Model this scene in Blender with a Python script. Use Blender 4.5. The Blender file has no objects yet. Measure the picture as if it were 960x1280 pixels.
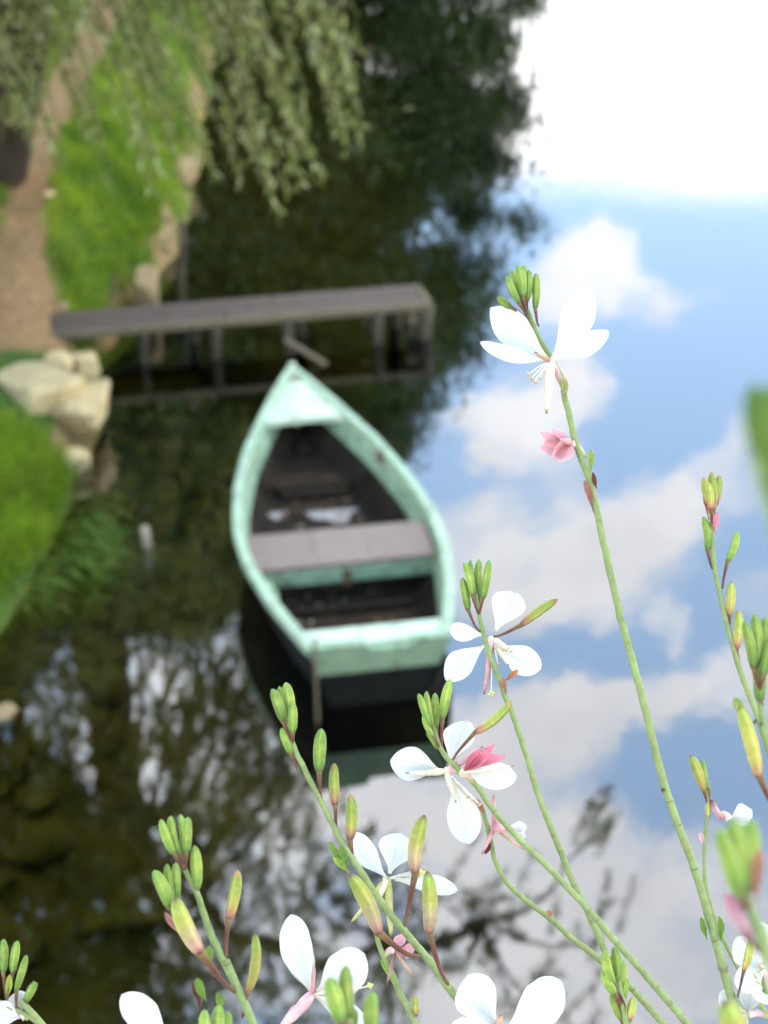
import bpy, bmesh, math, random
import numpy as np
from mathutils import Vector, noise as mnoise
random.seed(7); RNG = np.random.default_rng(11)
R = math.radians
scene = bpy.context.scene
COL = scene.collection

# ------------------------------------------------------------------ camera, sky, sun, exposure
F = 1955.0; PITCH = R(28.0); CAMZ = 5.0
cam_d = bpy.data.cameras.new('camera'); cam = bpy.data.objects.new('camera', cam_d); COL.objects.link(cam)
cam.location = (0, 0, CAMZ); cam.rotation_euler = (math.pi/2 - PITCH, 0, 0)
cam_d.sensor_fit = 'VERTICAL'; cam_d.sensor_height = 36.0; cam_d.lens = F/1280*36.0
cam_d.clip_start = 0.01; cam_d.clip_end = 3000
cam_d.dof.use_dof = True; cam_d.dof.focus_distance = 0.40; cam_d.dof.aperture_fstop = 20.0
cam_d.dof.aperture_blades = 7
scene.camera = cam

SUN_EL, SUN_AZ = R(58), R(48)      # azimuth measured from +Y (ahead), positive = to the right
world = bpy.data.worlds.new('World'); scene.world = world; world.use_nodes = True
scene.view_settings.view_transform = 'Standard'; scene.view_settings.look = 'None'
scene.view_settings.gamma = 1.0; scene.view_settings.use_curve_mapping = False
scene.view_settings.exposure = 0.62
scene.cycles.max_bounces = 8; scene.cycles.transparent_max_bounces = 12
scene.cycles.caustics_reflective = False; scene.cycles.caustics_refractive = False
scene.cycles.sample_clamp_indirect = 6.0
sl = bpy.data.lights.new('sun', 'SUN'); sl.energy = 1.5; sl.angle = R(12); sl.color = (1.0, .91, .74)
sun = bpy.data.objects.new('sun', sl); COL.objects.link(sun)
sd = Vector((math.sin(SUN_AZ)*math.cos(SUN_EL), math.cos(SUN_AZ)*math.cos(SUN_EL), math.sin(SUN_EL)))
sun.rotation_euler = sd.to_track_quat('Z', 'Y').to_euler(); sun.location = sd*60

class NT:
    """small helper for building node trees"""
    def __init__(s, nt): s.nt = nt; nt.nodes.clear()
    def n(s, typ, **kw):
        nd = s.nt.nodes.new(typ)
        for k, v in kw.items():
            if k.startswith('i_'):
                key = k[2:]
                nd.inputs[int(key) if key.isdigit() else key.replace('_', ' ')].default_value = v
            else: setattr(nd, k, v)
        return nd
    def l(s, a, b): s.nt.links.new(a, b)
    def math(s, op, a, b=None, clamp=False):
        nd = s.nt.nodes.new('ShaderNodeMath'); nd.operation = op; nd.use_clamp = clamp
        for i, v in enumerate((a, b)):
            if v is None: continue
            if isinstance(v, (int, float)): nd.inputs[i].default_value = v
            else: s.l(v, nd.inputs[i])
        return nd.outputs[0]
    def mix(s, fac, a, b, blend='MIX'):
        nd = s.nt.nodes.new('ShaderNodeMix'); nd.data_type = 'RGBA'; nd.blend_type = blend
        for idx, v in ((0, fac), (6, a), (7, b)):
            if isinstance(v, (int, float)): nd.inputs[idx].default_value = v
            elif isinstance(v, tuple): nd.inputs[idx].default_value = v if len(v) == 4 else v + (1,)
            else: s.l(v, nd.inputs[idx])
        return nd.outputs[2]
    def ramp(s, fac, stops, interp='LINEAR'):
        nd = s.nt.nodes.new('ShaderNodeValToRGB'); nd.color_ramp.interpolation = interp
        el = nd.color_ramp.elements
        while len(el) < len(stops): el.new(.5)
        for e, (p, c) in zip(el, stops):
            e.position = p; e.color = (c, c, c, 1) if isinstance(c, (int, float)) else tuple(c)+(1,)
        s.l(fac, nd.inputs[0]); return nd.outputs[0]
    def noise(s, vec, scale, detail=4, rough=.55, dist=0):
        nd = s.nt.nodes.new('ShaderNodeTexNoise'); nd.inputs['Scale'].default_value = scale
        nd.inputs['Detail'].default_value = detail; nd.inputs['Roughness'].default_value = rough
        nd.inputs['Distortion'].default_value = dist
        if vec is not None: s.l(vec, nd.inputs['Vector'])
        return nd.outputs[0]

def ray(px, py):
    x = (px-480)/F; y = (640-py)/F
    return np.array([x, math.cos(PITCH)+y*math.sin(PITCH), -math.sin(PITCH)+y*math.cos(PITCH)])
def onz(px, py, z=0.0):
    d = ray(px, py); return np.array([0, 0, CAMZ]) + d*((z-CAMZ)/d[2])
def at_depth(px, py, d): return np.array([0, 0, CAMZ]) + ray(px, py)*d
def mirrored(px, py, Y):
    """where a thing Y metres ahead stands whose mirror image lies in that direction"""
    d = ray(px, py); p = np.array([0, 0, CAMZ]) + d*(Y/d[1]); p[2] = -p[2]; return p
def skyuv(px, py):
    d = ray(px, py); return d[0]/d[1], -d[2]/d[1]

# sky: Nishita blue with broken bright cloud
w = NT(world.node_tree)
sky = w.n('ShaderNodeTexSky', sky_type='NISHITA', sun_disc=False, sun_elevation=SUN_EL, sun_rotation=SUN_AZ)
sky.air_density = 1.0; sky.dust_density = .6; sky.ozone_density = 2.5
SKYK = 0.15
tc = w.n('ShaderNodeTexCoord'); sx = w.n('ShaderNodeSeparateXYZ'); w.l(tc.outputs['Generated'], sx.inputs[0])
zc = w.math('MAXIMUM', sx.outputs[2], 0.0); zz = w.math('ADD', zc, .12)
cx = w.n('ShaderNodeCombineXYZ'); w.l(w.math('DIVIDE', sx.outputs[0], zz), cx.inputs[0]); w.l(w.math('DIVIDE', sx.outputs[1], zz), cx.inputs[1])
plane = cx.outputs[0]
yc = w.math('MAXIMUM', sx.outputs[1], .05)
uv = w.n('ShaderNodeCombineXYZ'); w.l(w.math('DIVIDE', sx.outputs[0], yc), uv.inputs[0]); w.l(w.math('DIVIDE', sx.outputs[2], yc), uv.inputs[1])
wn = w.n('ShaderNodeTexNoise'); wn.inputs['Scale'].default_value = 9; wn.inputs['Detail'].default_value = 4; w.l(uv.outputs[0], wn.inputs['Vector'])
wsub = w.n('ShaderNodeVectorMath', operation='SUBTRACT'); w.l(wn.outputs['Color'], wsub.inputs[0]); wsub.inputs[1].default_value = (.5, .5, .5)
wsc = w.n('ShaderNodeVectorMath', operation='SCALE'); w.l(wsub.outputs[0], wsc.inputs[0]); wsc.inputs['Scale'].default_value = .16
wadd = w.n('ShaderNodeVectorMath', operation='ADD'); w.l(uv.outputs[0], wadd.inputs[0]); w.l(wsc.outputs[0], wadd.inputs[1])
def sky_blob(px, py, rx, ry, k):
    u0, v0 = skyuv(px, py); u1, _ = skyuv(px+rx, py); _, v1 = skyuv(px, py+ry)
    s_ = w.n('ShaderNodeVectorMath', operation='SUBTRACT'); w.l(wadd.outputs[0], s_.inputs[0]); s_.inputs[1].default_value = (u0, v0, 0)
    m_ = w.n('ShaderNodeVectorMath', operation='MULTIPLY'); w.l(s_.outputs[0], m_.inputs[0]); m_.inputs[1].default_value = (1/abs(u1-u0), 1/abs(v1-v0), 0)
    ln = w.n('ShaderNodeVectorMath', operation='LENGTH'); w.l(m_.outputs[0], ln.inputs[0])
    mr = w.n('ShaderNodeMapRange', interpolation_type='SMOOTHSTEP'); w.l(ln.outputs['Value'], mr.inputs[0])
    mr.inputs[1].default_value = 1.25; mr.inputs[2].default_value = .35; mr.inputs[3].default_value = 0; mr.inputs[4].default_value = k
    return mr.outputs[0]
acc = None
for b in [(765, 372, 130, 66, .9), (690, 505, 170, 68, .8), (640, 585, 90, 50, .7), (770, 690, 150, 85, .85), (890, 610, 110, 60, .6),
          (590, 700, 90, 70, .5), (845, 790, 45, 40, .5), (690, 900, 190, 75, .8), (930, 880, 120, 60, .6), (560, 1010, 200, 70, .7),
          (760, 1090, 300, 80, .6), (700, 1230, 400, 120, .7), (250, 1000, 260, 300, .6), (955, 760, 60, 50, .3),
          (835, 960, 75, 62, -.9), (720, 810, 120, 32, -.6), (860, 470, 130, 110, -.45), (830, 285, 300, 50, -.6)]:
    o = sky_blob(*b); acc = o if acc is None else w.math('ADD', acc, o)
n1 = w.noise(plane, 1.15, 6, .6); n2 = w.noise(plane, 3.4, 5, .6)
n3 = w.noise(wadd.outputs[0], 26, 5, .65)
base = w.math('ADD', w.math('ADD', w.math('MULTIPLY', n1, .75), w.math('MULTIPLY', n2, .4)), w.math('MULTIPLY', w.math('SUBTRACT', n3, .5), .85))
sepw = w.n('ShaderNodeSeparateXYZ'); w.l(wadd.outputs[0], sepw.inputs[0])
elv = w.math('ADD', sx.outputs[2], w.math('MULTIPLY', w.math('SUBTRACT', n2, .5), .032))
bank = w.n('ShaderNodeMapRange', interpolation_type='SMOOTHSTEP'); w.l(elv, bank.inputs[0])
bank.inputs[1].default_value = .292; bank.inputs[2].default_value = .256; bank.inputs[3].default_value = 0; bank.inputs[4].default_value = 1
cl = w.math('ADD', acc, base)
cov = w.n('ShaderNodeMapRange', interpolation_type='SMOOTHSTEP'); w.l(cl, cov.inputs[0])
cov.inputs[1].default_value = .66; cov.inputs[2].default_value = 1.36; cov.inputs[3].default_value = 0; cov.inputs[4].default_value = .9
ccol = w.mix(w.ramp(n2, [(.3, 0), (.75, 1)]), (2.1, 2.08, 2.1), (3.1, 3.02, 2.94))
ccol = w.mix(bank.outputs[0], ccol, (3.6, 3.55, 3.5))
skc = w.mix(1.0, sky.outputs[0], (SKYK, SKYK, SKYK), 'MULTIPLY')
veil = w.n('ShaderNodeMapRange'); w.l(sx.outputs[2], veil.inputs[0]); veil.inputs[1].default_value = .28; veil.inputs[2].default_value = .62; veil.inputs[3].default_value = .95; veil.inputs[4].default_value = .66
skc = w.mix(veil.outputs[0], skc, (1.25, 1.85, 2.7))
bg = w.n('ShaderNodeBackground'); w.l(w.mix(w.math('MAXIMUM', cov.outputs[0], bank.outputs[0]), skc, ccol), bg.inputs[0]); bg.inputs[1].default_value = 1.0
wo = w.n('ShaderNodeOutputWorld'); w.l(bg.outputs[0], wo.inputs[0])

# ------------------------------------------------------------------ materials
def mat(name):
    m = bpy.data.materials.new(name); m.use_nodes = True; t = NT(m.node_tree)
    out = t.n('ShaderNodeOutputMaterial'); return m, t, out
def principled(name, color, rough=.6, var=.25, scale=12, bump=.0, bscale=40, spec=.4, attr=False, dark=None, coord='Object'):
    """noise-varied principled material; dark = (colour, low, high, scale) adds worn patches"""
    m, t, out = mat(name); p = t.n('ShaderNodeBsdfPrincipled'); t.l(p.outputs[0], out.inputs[0])
    c = t.n('ShaderNodeTexCoord').outputs[coord]
    if attr: base = t.n('ShaderNodeAttribute', attribute_name='Col').outputs[0]
    else: base = color + (1,)
    n = t.noise(c, scale, 6, .6)
    k = t.ramp(n, [(.25, 1-var), (.75, 1+var)])
    if isinstance(base, tuple):
        rgb = t.n('ShaderNodeRGB'); rgb.outputs[0].default_value = base; base = rgb.outputs[0]
    colr = t.mix(1.0, base, k, 'MULTIPLY')
    if dark:
        dn = t.noise(c, dark[3], 7, .65)
        colr = t.mix(t.ramp(dn, [(dark[1], 0), (dark[2], 1)]), colr, dark[0])
    t.l(colr, p.inputs['Base Color']); p.inputs['Roughness'].default_value = rough
    p.inputs['Specular IOR Level'].default_value = spec
    if bump:
        bn = t.n('ShaderNodeBump'); bn.inputs['Strength'].default_value = .6; bn.inputs['Distance'].default_value = bump
        t.l(t.noise(c, bscale, 6, .6), bn.inputs['Height']); t.l(bn.outputs[0], p.inputs['Normal'])
    return m
def leafmat(name, trans=.45, rough=.45, gloss=.25):
    m, t, out = mat(name)
    a = t.n('ShaderNodeAttribute', attribute_name='Col').outputs[0]
    p = t.n('ShaderNodeBsdfPrincipled'); t.l(a, p.inputs['Base Color']); p.inputs['Roughness'].default_value = rough
    p.inputs['Specular IOR Level'].default_value = gloss
    tr = t.n('ShaderNodeBsdfTranslucent'); t.l(t.mix(1.0, a, (1.05, 1.1, .7), 'MULTIPLY'), tr.inputs[0])
    mx = t.n('ShaderNodeMixShader'); mx.inputs[0].default_value = trans
    t.l(p.outputs[0], mx.inputs[1]); t.l(tr.outputs[0], mx.inputs[2]); t.l(mx.outputs[0], out.inputs[0]); return m
M = {}
M['leaf'] = leafmat('willow_leaf', .35)
M['grass'] = leafmat('grass_blade', .4, .5, .2)
def budmat():
    m, t, out = mat('bud_green'); a = t.n('ShaderNodeAttribute', attribute_name='Col').outputs[0]
    c = t.n('ShaderNodeTexCoord').outputs['Object']
    n1 = t.noise(c, 700, 5, .65); n2 = t.noise(c, 160, 4, .6)
    k = t.math('ADD', t.math('MULTIPLY', t.ramp(n1, [(.3, 0), (.7, 1)]), .34), t.math('MULTIPLY', t.ramp(n2, [(.3, 0), (.7, 1)]), .36))
    col = t.mix(1.0, a, t.ramp(k, [(0, .62), (.7, 1.22)]), 'MULTIPLY')
    col = t.mix(t.ramp(t.noise(c, 330, 3, .6), [(.66, 0), (.78, .45)]), col, (.16, .09, .03))
    p = t.n('ShaderNodeBsdfPrincipled'); t.l(col, p.inputs['Base Color']); p.inputs['Roughness'].default_value = .6; p.inputs['Specular IOR Level'].default_value = .2
    p.inputs['Sheen Weight'].default_value = .15
    bn = t.n('ShaderNodeBump'); bn.inputs['Strength'].default_value = .5; bn.inputs['Distance'].default_value = .0004; t.l(n1, bn.inputs['Height']); t.l(bn.outputs[0], p.inputs['Normal'])
    tr = t.n('ShaderNodeBsdfTranslucent'); t.l(col, tr.inputs[0]); mx = t.n('ShaderNodeMixShader'); mx.inputs[0].default_value = .22
    t.l(p.outputs[0], mx.inputs[1]); t.l(tr.outputs[0], mx.inputs[2]); t.l(mx.outputs[0], out.inputs[0]); return m
M['bud'] = budmat()
def petalmat():
    m, t, out = mat('petal')
    a = t.n('ShaderNodeAttribute', attribute_name='Col').outputs[0]
    c = t.n('ShaderNodeTexCoord').outputs['Object']
    p = t.n('ShaderNodeBsdfPrincipled'); t.l(a, p.inputs['Base Color']); p.inputs['Roughness'].default_value = .55
    p.inputs['Specular IOR Level'].default_value = .25
    bn = t.n('ShaderNodeBump'); bn.inputs['Strength'].default_value = .35; bn.inputs['Distance'].default_value = .0006
    t.l(t.noise(c, 420, 3), bn.inputs['Height']); t.l(bn.outputs[0], p.inputs['Normal'])
    tr = t.n('ShaderNodeBsdfTranslucent'); t.l(a, tr.inputs[0])
    mx = t.n('ShaderNodeMixShader'); mx.inputs[0].default_value = .30
    t.l(p.outputs[0], mx.inputs[1]); t.l(tr.outputs[0], mx.inputs[2]); t.l(mx.outputs[0], out.inputs[0]); return m
M['petal'] = petalmat()
M['mint'] = principled('mint_paint', (.255, .36, .215), .65, .2, 9, .002, 60, .4, dark=((.13, .15, .10), .50, .70, 13))
M['mint_pale'] = principled('pale_mint_paint', (.48, .56, .40), .65, .16, 7, .002, 60, .4, dark=((.22, .25, .17), .52, .74, 11))
M['mint_rail'] = principled('rail_paint', (.34, .45, .30), .65, .2, 8, .002, 60, .4, dark=((.15, .17, .11), .50, .72, 12))
M['tar'] = principled('tarred_wood', (.012, .012, .010), .8, .4, 10, .004, 30, .12)
M['inside'] = principled('wet_dark_wood', (.028, .019, .012), .8, .5, 9, .004, 30, .12, dark=((.07, .05, .03), .55, .75, 20))
M['bench'] = principled('weathered_bench', (.215, .158, .128), .7, .16, 18, .003, 60, .3)
M['bench2'] = principled('weathered_bench_light', (.222, .165, .134), .7, .14, 18, .003, 60, .3)
M['deckwood'] = principled('grey_jetty_plank', (.095, .068, .052), .75, .3, 14, .006, 40, .25, dark=((.05, .04, .03), .55, .8, 6))
M['beam'] = principled('jetty_beam', (.145, .112, .066), .75, .3, 10, .006, 40, .25, dark=((.08, .06, .03), .55, .8, 5))
M['post'] = principled('wet_post', (.055, .043, .022), .65, .4, 12, .008, 30, .3, dark=((.03, .03, .012), .45, .75, 7))
M['loose'] = principled('grey_loose_board', (.11, .085, .05), .75, .3, 14, .004, 60, .2)
M['stake'] = principled('bleached_stake', (.36, .27, .17), .7, .25, 20, .004, 60, .25)
M['stone'] = principled('limestone', (.56, .41, .20), .85, .22, 5, .02, 14, .2, dark=((.22, .16, .07), .54, .74, 6))
M['earthstone'] = principled('earthy_stone', (.30, .21, .105), .9, .35, 6, .03, 12, .15, dark=((.07, .055, .025), .48, .68, 5))
M['bedstone'] = principled('algae_stone', (.27, .21, .055), .8, .5, 4, .02, 14, .2, dark=((.03, .03, .008), .5, .75, 3))
M['bark'] = principled('willow_bark', (.045, .034, .022), .9, .45, 8, .04, 10, .15)
M['soil'] = principled('soil', (.05, .034, .022), .95, .4, 40, .01, 80, .1)
M['planter'] = principled('planter_timber', (.16, .11, .07), .8, .25, 20, .004, 60, .2)
M['wallstone'] = principled('wall_stone', (.34, .30, .22), .9, .25, 4, .02, 14, .2)
M['rope'] = principled('rope', (.17, .13, .075), .85, .3, 80, .002, 200, .2)
M['iron'] = principled('rusty_iron', (.14, .075, .045), .6, .4, 60, .001, 200, .4)
M['plain'] = principled('leaf_litter', (.2, .1, .04), .8, .4, 60, attr=True)

def water_material():
    m, t, out = mat('river_water')
    c = t.n('ShaderNodeTexCoord').outputs['Object']
    mp = t.n('ShaderNodeMapping'); mp.inputs['Scale'].default_value = (1.0, .55, 1); t.l(c, mp.inputs[0])
    bn = t.n('ShaderNodeBump'); bn.inputs['Strength'].default_value = 1.0; bn.inputs['Distance'].default_value = .0015
    h = t.math('ADD', t.noise(mp.outputs[0], 2.6, 3, .5), t.math('MULTIPLY', t.noise(mp.outputs[0], 9, 2, .5), .22))
    t.l(h, bn.inputs['Height'])
    gl = t.n('ShaderNodeBsdfGlossy'); gl.inputs['Roughness'].default_value = .028; gl.inputs['Color'].default_value = (.97, .98, 1, 1)
    t.l(bn.outputs[0], gl.inputs['Normal'])
    tr = t.n('ShaderNodeBsdfTransparent'); tr.inputs[0].default_value = (.84, .79, .47, 1)
    fr = t.n('ShaderNodeFresnel'); fr.inputs['IOR'].default_value = 2.4; t.l(bn.outputs[0], fr.inputs['Normal'])
    mx = t.n('ShaderNodeMixShader'); t.l(fr.outputs[0], mx.inputs[0]); t.l(tr.outputs[0], mx.inputs[1]); t.l(gl.outputs[0], mx.inputs[2])
    t.l(mx.outputs[0], out.inputs[0]); return m
M['water'] = water_material()

# ------------------------------------------------------------------ mesh helpers
class MB:
    def __init__(s): s.v = []; s.f = []; s.c = []
    def add(s, vs, fs, col=(1, 1, 1)):
        o = len(s.v); s.v.extend([tuple(map(float, p)) for p in vs])
        s.f.extend([tuple(i+o for i in f) for f in fs])
        if isinstance(col, list): s.c.extend(col)
        else: s.c.extend([col]*len(vs))
        return s
    def box(s, c, sz, ax=None, col=(1, 1, 1), bev=0.0):
        """box at c with full sizes sz; ax = 3 axes; chamfered when bev > 0"""
        c = np.array(c, float); A = np.eye(3) if ax is None else np.array(ax, float)
        hx, hy, hz = [q/2 for q in sz]
        if bev <= 0:
            vs = [c + A[0]*hx*i + A[1]*hy*j + A[2]*hz*k for i in (-1, 1) for j in (-1, 1) for k in (-1, 1)]
            return s.add(vs, [(0, 1, 3, 2), (4, 6, 7, 5), (0, 4, 5, 1), (2, 3, 7, 6), (0, 2, 6, 4), (1, 5, 7, 3)], col)
        vs = []; idx = {}
        for i in (-1, 1):
            for j in (-1, 1):
                for k in (-1, 1):
                    for a in range(3):
                        h = [hx-bev, hy-bev, hz-bev]; h[a] += bev
                        idx[(i, j, k, a)] = len(vs); vs.append(c + A[0]*h[0]*i + A[1]*h[1]*j + A[2]*h[2]*k)
        fs = []
        for a in range(3):
            b1, b2 = [q for q in range(3) if q != a]
            for sg in (-1, 1):
                q = []
                for p1, p2 in ((-1, -1), (1, -1), (1, 1), (-1, 1)):
                    k = [0, 0, 0]; k[a] = sg; k[b1] = p1; k[b2] = p2; q.append(idx[(k[0], k[1], k[2], a)])
                fs.append(tuple(q))
        for a in range(3):
            b1, b2 = [q for q in range(3) if q != a]
            for p1 in (-1, 1):
                for p2 in (-1, 1):
                    q = []
                    for sg, ff in ((-1, b1), (1, b1), (1, b2), (-1, b2)):
                        k = [0, 0, 0]; k[a] = sg; k[b1] = p1; k[b2] = p2; q.append(idx[(k[0], k[1], k[2], ff)])
                    fs.append(tuple(q))
        for i in (-1, 1):
            for j in (-1, 1):
                for k in (-1, 1): fs.append(tuple(idx[(i, j, k, a)] for a in range(3)))
        return s.add(vs, fs, col)
    def tube(s, pts, rad, n=7, col=(1, 1, 1), cap=True, ridge=0.0):
        pts = np.array(pts, float); m = len(pts)
        rad = np.full(m, rad) if np.isscalar(rad) else np.array(rad, float)
        tan = np.gradient(pts, axis=0); tan /= np.linalg.norm(tan, axis=1)[:, None]+1e-12
        up = np.array([0, 0, 1.0]) if abs(tan[0][2]) < .9 else np.array([1.0, 0, 0])
        a = np.cross(tan[0], up); a /= np.linalg.norm(a); vs = []; cs = []
        for i in range(m):
            a = a - tan[i]*(a@tan[i]); a /= np.linalg.norm(a)+1e-12; b = np.cross(tan[i], a)
            for k in range(n):
                th = 2*math.pi*k/n; r = rad[i]*(1+ridge*math.cos(4*th))
                vs.append(pts[i] + r*(math.cos(th)*a + math.sin(th)*b)); cs.append(col[i] if isinstance(col, list) else col)
        fs = [(i*n+k, i*n+(k+1) % n, (i+1)*n+(k+1) % n, (i+1)*n+k) for i in range(m-1) for k in range(n)]
        if cap: fs += [tuple(reversed(range(n))), tuple(range((m-1)*n, m*n))]
        return s.add(vs, fs, cs)
    def build(s, name, material, parent=None, smooth=False):
        org = np.array(parent.get('_org', (0, 0, 0))) if parent is not None else np.zeros(3)
        me = bpy.data.meshes.new(name)
        v = np.array(s.v, float) - org
        me.from_pydata(v.tolist(), [], s.f); me.update()
        ca = me.color_attributes.new('Col', 'FLOAT_COLOR', 'POINT')
        cc = np.ones((len(s.v), 4), np.float32); cc[:, :3] = np.array(s.c, np.float32); ca.data.foreach_set('color', cc.ravel())
        if smooth: me.polygons.foreach_set('use_smooth', [True]*len(me.polygons))
        me.materials.append(M[material] if isinstance(material, str) else material)
        o = bpy.data.objects.new(name, me); COL.objects.link(o)
        if parent is not None: o.parent = parent; o['_o'] = 0; del o['_o']
        if parent is not None and '_org' in parent: o['_org'] = [float(q) for q in org]
        return o
ROOTS = []
def thing(name, loc, label, cat, group=None):
    o = bpy.data.objects.new(name, None); COL.objects.link(o); o.location = tuple(map(float, loc)); o.empty_display_size = .1
    o['_org'] = [float(q) for q in loc]; o['label'] = label; o['category'] = cat
    if group: o['group'] = group
    return o
def tag(o, label, cat, group=None):
    o['label'] = label; o['category'] = cat
    if group: o['group'] = group
    return o
def structure(o): o['kind'] = 'structure'; return o
def origin_to(o, p):
    p = Vector(tuple(map(float, p))); o.data.transform(__import__('mathutils').Matrix.Translation(-p)); o.location = p; return o
def spline(pts, n=8):
    """Catmull-Rom through pts"""
    P = [np.array(p, float) for p in pts]; P = [2*P[0]-P[1]] + P + [2*P[-1]-P[-2]]; out = []
    for i in range(1, len(P)-2):
        for k in range(n):
            t = k/n
            out.append(.5*((2*P[i]) + (-P[i-1]+P[i+1])*t + (2*P[i-1]-5*P[i]+4*P[i+1]-P[i+2])*t*t + (-P[i-1]+3*P[i]-3*P[i+1]+P[i+2])*t**3))
    out.append(P[-2]); return np.array(out)
def sstep(a, b, x):
    t = np.clip((x-a)/(b-a), 0, 1); return t*t*(3-2*t)
def fast_mesh(name, verts, faces4, cols, material, parent=None, tri=False):
    """big leaf meshes from arrays (n,3), (m,k), (n,3)"""
    me = bpy.data.meshes.new(name); k = faces4.shape[1]
    org = np.array(parent['_org']) if parent is not None else np.zeros(3)
    me.vertices.add(len(verts)); me.vertices.foreach_set('co', (verts-org).astype(np.float32).ravel())
    me.loops.add(faces4.size); me.loops.foreach_set('vertex_index', faces4.astype(np.int32).ravel())
    me.polygons.add(len(faces4)); me.polygons.foreach_set('loop_start', np.arange(0, faces4.size, k, dtype=np.int32))
    try: me.polygons.foreach_set('loop_total', np.full(len(faces4), k, np.int32))
    except Exception: pass
    me.update(calc_edges=True)
    ca = me.color_attributes.new('Col', 'FLOAT_COLOR', 'POINT'); cc = np.ones((len(verts), 4), np.float32); cc[:, :3] = cols
    ca.data.foreach_set('color', cc.ravel()); me.materials.append(M[material])
    o = bpy.data.objects.new(name, me); COL.objects.link(o)
    if parent is not None: o.parent = parent
    return o

# ------------------------------------------------------------------ ground, river bed, water
EY = np.array([-400, 0, 5, 7.0, 8.0, 8.9, 9.6, 10.2, 11.2, 12.2, 13.2, 15, 17, 20, 30, 45, 80, 400.])
EX = np.array([-2.7, -2.7, -2.6, -2.46, -2.34, -2.14, -2.17, -2.16, -2.2, -2.36, -2.2, -2.06, -2.1, -2.3, -3.0, -4.2, -5, -5.])
BH = np.array([.4, .4, .4, .38, .42, .46, .52, .58, .56, .56, .8, .92, .95, 1.0, 1.0, 1.1, 1.2, 1.2])
def wob(x, y, s): return np.sin(x*1.7*s+y*.9*s)*.5 + np.sin(-x*2.9*s+y*2.3*s+1.3)*.3 + np.sin(x*5.1*s+y*4.3*s+2.1)*.2
def ground_h(x, y):
    dx = np.interp(y, EY, EX) - x + .05*wob(x*0, y, 2.0); hb = np.interp(y, EY, BH)
    land = hb*(.35*sstep(0, .22, dx) + .65*sstep(.1, .85, dx)) + .10*np.maximum(dx-1.0, 0)*np.exp(-np.maximum(dx-1, 0)/6)
    bed = -.10 - .24*np.maximum(-dx, 0) - .15*sstep(1.0, 2.5, -dx)
    bed = np.maximum(bed, -2.0)
    h = np.where(dx > 0, land, bed*sstep(0, .25, -dx))
    h += .03*wob(x, y, 2.5)*np.where(dx > .1, 1, .5)
    rb = 36 + .02*np.abs(y)
    h = np.where(x > rb, np.minimum((x-rb)*.4 - 1.6, 1.0), h)
    return h
gx = np.unique(np.concatenate([np.linspace(-400, -20, 16), np.linspace(-20, -6, 20), np.linspace(-6, 0, 90), np.linspace(0, 5, 24), np.linspace(5, 60, 40), np.linspace(60, 400, 10)]))
gy = np.unique(np.concatenate([np.linspace(-400, -10, 10), np.linspace(-10, 4, 10), np.linspace(4, 24, 200), np.linspace(24, 60, 60), np.linspace(60, 400, 16), np.linspace(400, 1500, 5)]))
X, Y = np.meshgrid(gx, gy); Z = ground_h(X, Y)
nx, ny = len(gx), len(gy)
ii, jj = np.meshgrid(np.arange(nx-1), np.arange(ny-1)); q = (jj*nx+ii).ravel()
faces = np.stack([q, q+1, q+nx+1, q+nx], 1)
def path_x(y): return np.interp(y, [0, 9, 10.8, 11.8, 12.6, 15, 18, 24, 60], [-3.6, -3.5, -3.2, -2.95, -3.05, -3.42, -3.55, -3.9, -8])
def path_mask(x, y):
    hw = np.interp(y, [9, 11, 11.8, 13, 16, 24], [.28, .33, .50, .25, .24, .30])
    return 1 - sstep(hw*.7, hw*1.15, np.abs(x-path_x(y)) + .06*wob(x, y, 3))
def ground_material():
    m, t, out = mat('bank_ground'); p = t.n('ShaderNodeBsdfPrincipled'); t.l(p.outputs[0], out.inputs[0])
    c = t.n('ShaderNodeTexCoord').outputs['Object']; a = t.n('ShaderNodeAttribute', attribute_name='Col').outputs[0]
    sp = t.n('ShaderNodeSeparateColor'); t.l(a, sp.inputs[0])
    n1 = t.noise(c, 3.2, 6, .62); n2 = t.noise(c, 14, 5, .6)
    dirt = t.mix(t.ramp(n2, [(.3, 0), (.7, 1)]), (.17, .10, .045), (.31, .195, .092))
    turf = t.mix(t.ramp(n1, [(.35, 0), (.65, 1)]), (.035, .075, .012), (.07, .12, .02))
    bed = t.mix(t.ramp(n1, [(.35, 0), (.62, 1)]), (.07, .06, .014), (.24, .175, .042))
    deep = t.mix(n1, (.012, .020, .008), (.018, .028, .010))  # dark silt; its tone also stands in for light absorbed by deep water
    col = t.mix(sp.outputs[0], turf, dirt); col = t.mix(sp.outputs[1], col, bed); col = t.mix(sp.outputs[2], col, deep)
    t.l(col, p.inputs['Base Color']); p.inputs['Roughness'].default_value = .95; p.inputs['Specular IOR Level'].default_value = .1
    bn = t.n('ShaderNodeBump'); bn.inputs['Strength'].default_value = .7; bn.inputs['Distance'].default_value = .03
    t.l(n2, bn.inputs['Height']); t.l(bn.outputs[0], p.inputs['Normal']); return m
M['ground'] = ground_material()
gc = np.zeros((nx*ny, 3)); xf, yf, zf = X.ravel(), Y.ravel(), Z.ravel()
dxe = np.interp(yf, EY, EX) - xf
gc[:, 0] = np.maximum(path_mask(xf, yf), ((dxe > -.05) & (dxe < .20) & (yf > 10)) * np.clip(.45+.9*wob(xf, yf, 2.7), 0, .9))
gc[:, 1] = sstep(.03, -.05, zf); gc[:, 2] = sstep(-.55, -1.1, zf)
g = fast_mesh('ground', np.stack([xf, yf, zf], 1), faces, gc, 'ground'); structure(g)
g.data.polygons.foreach_set('use_smooth', [True]*len(g.data.polygons))
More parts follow.
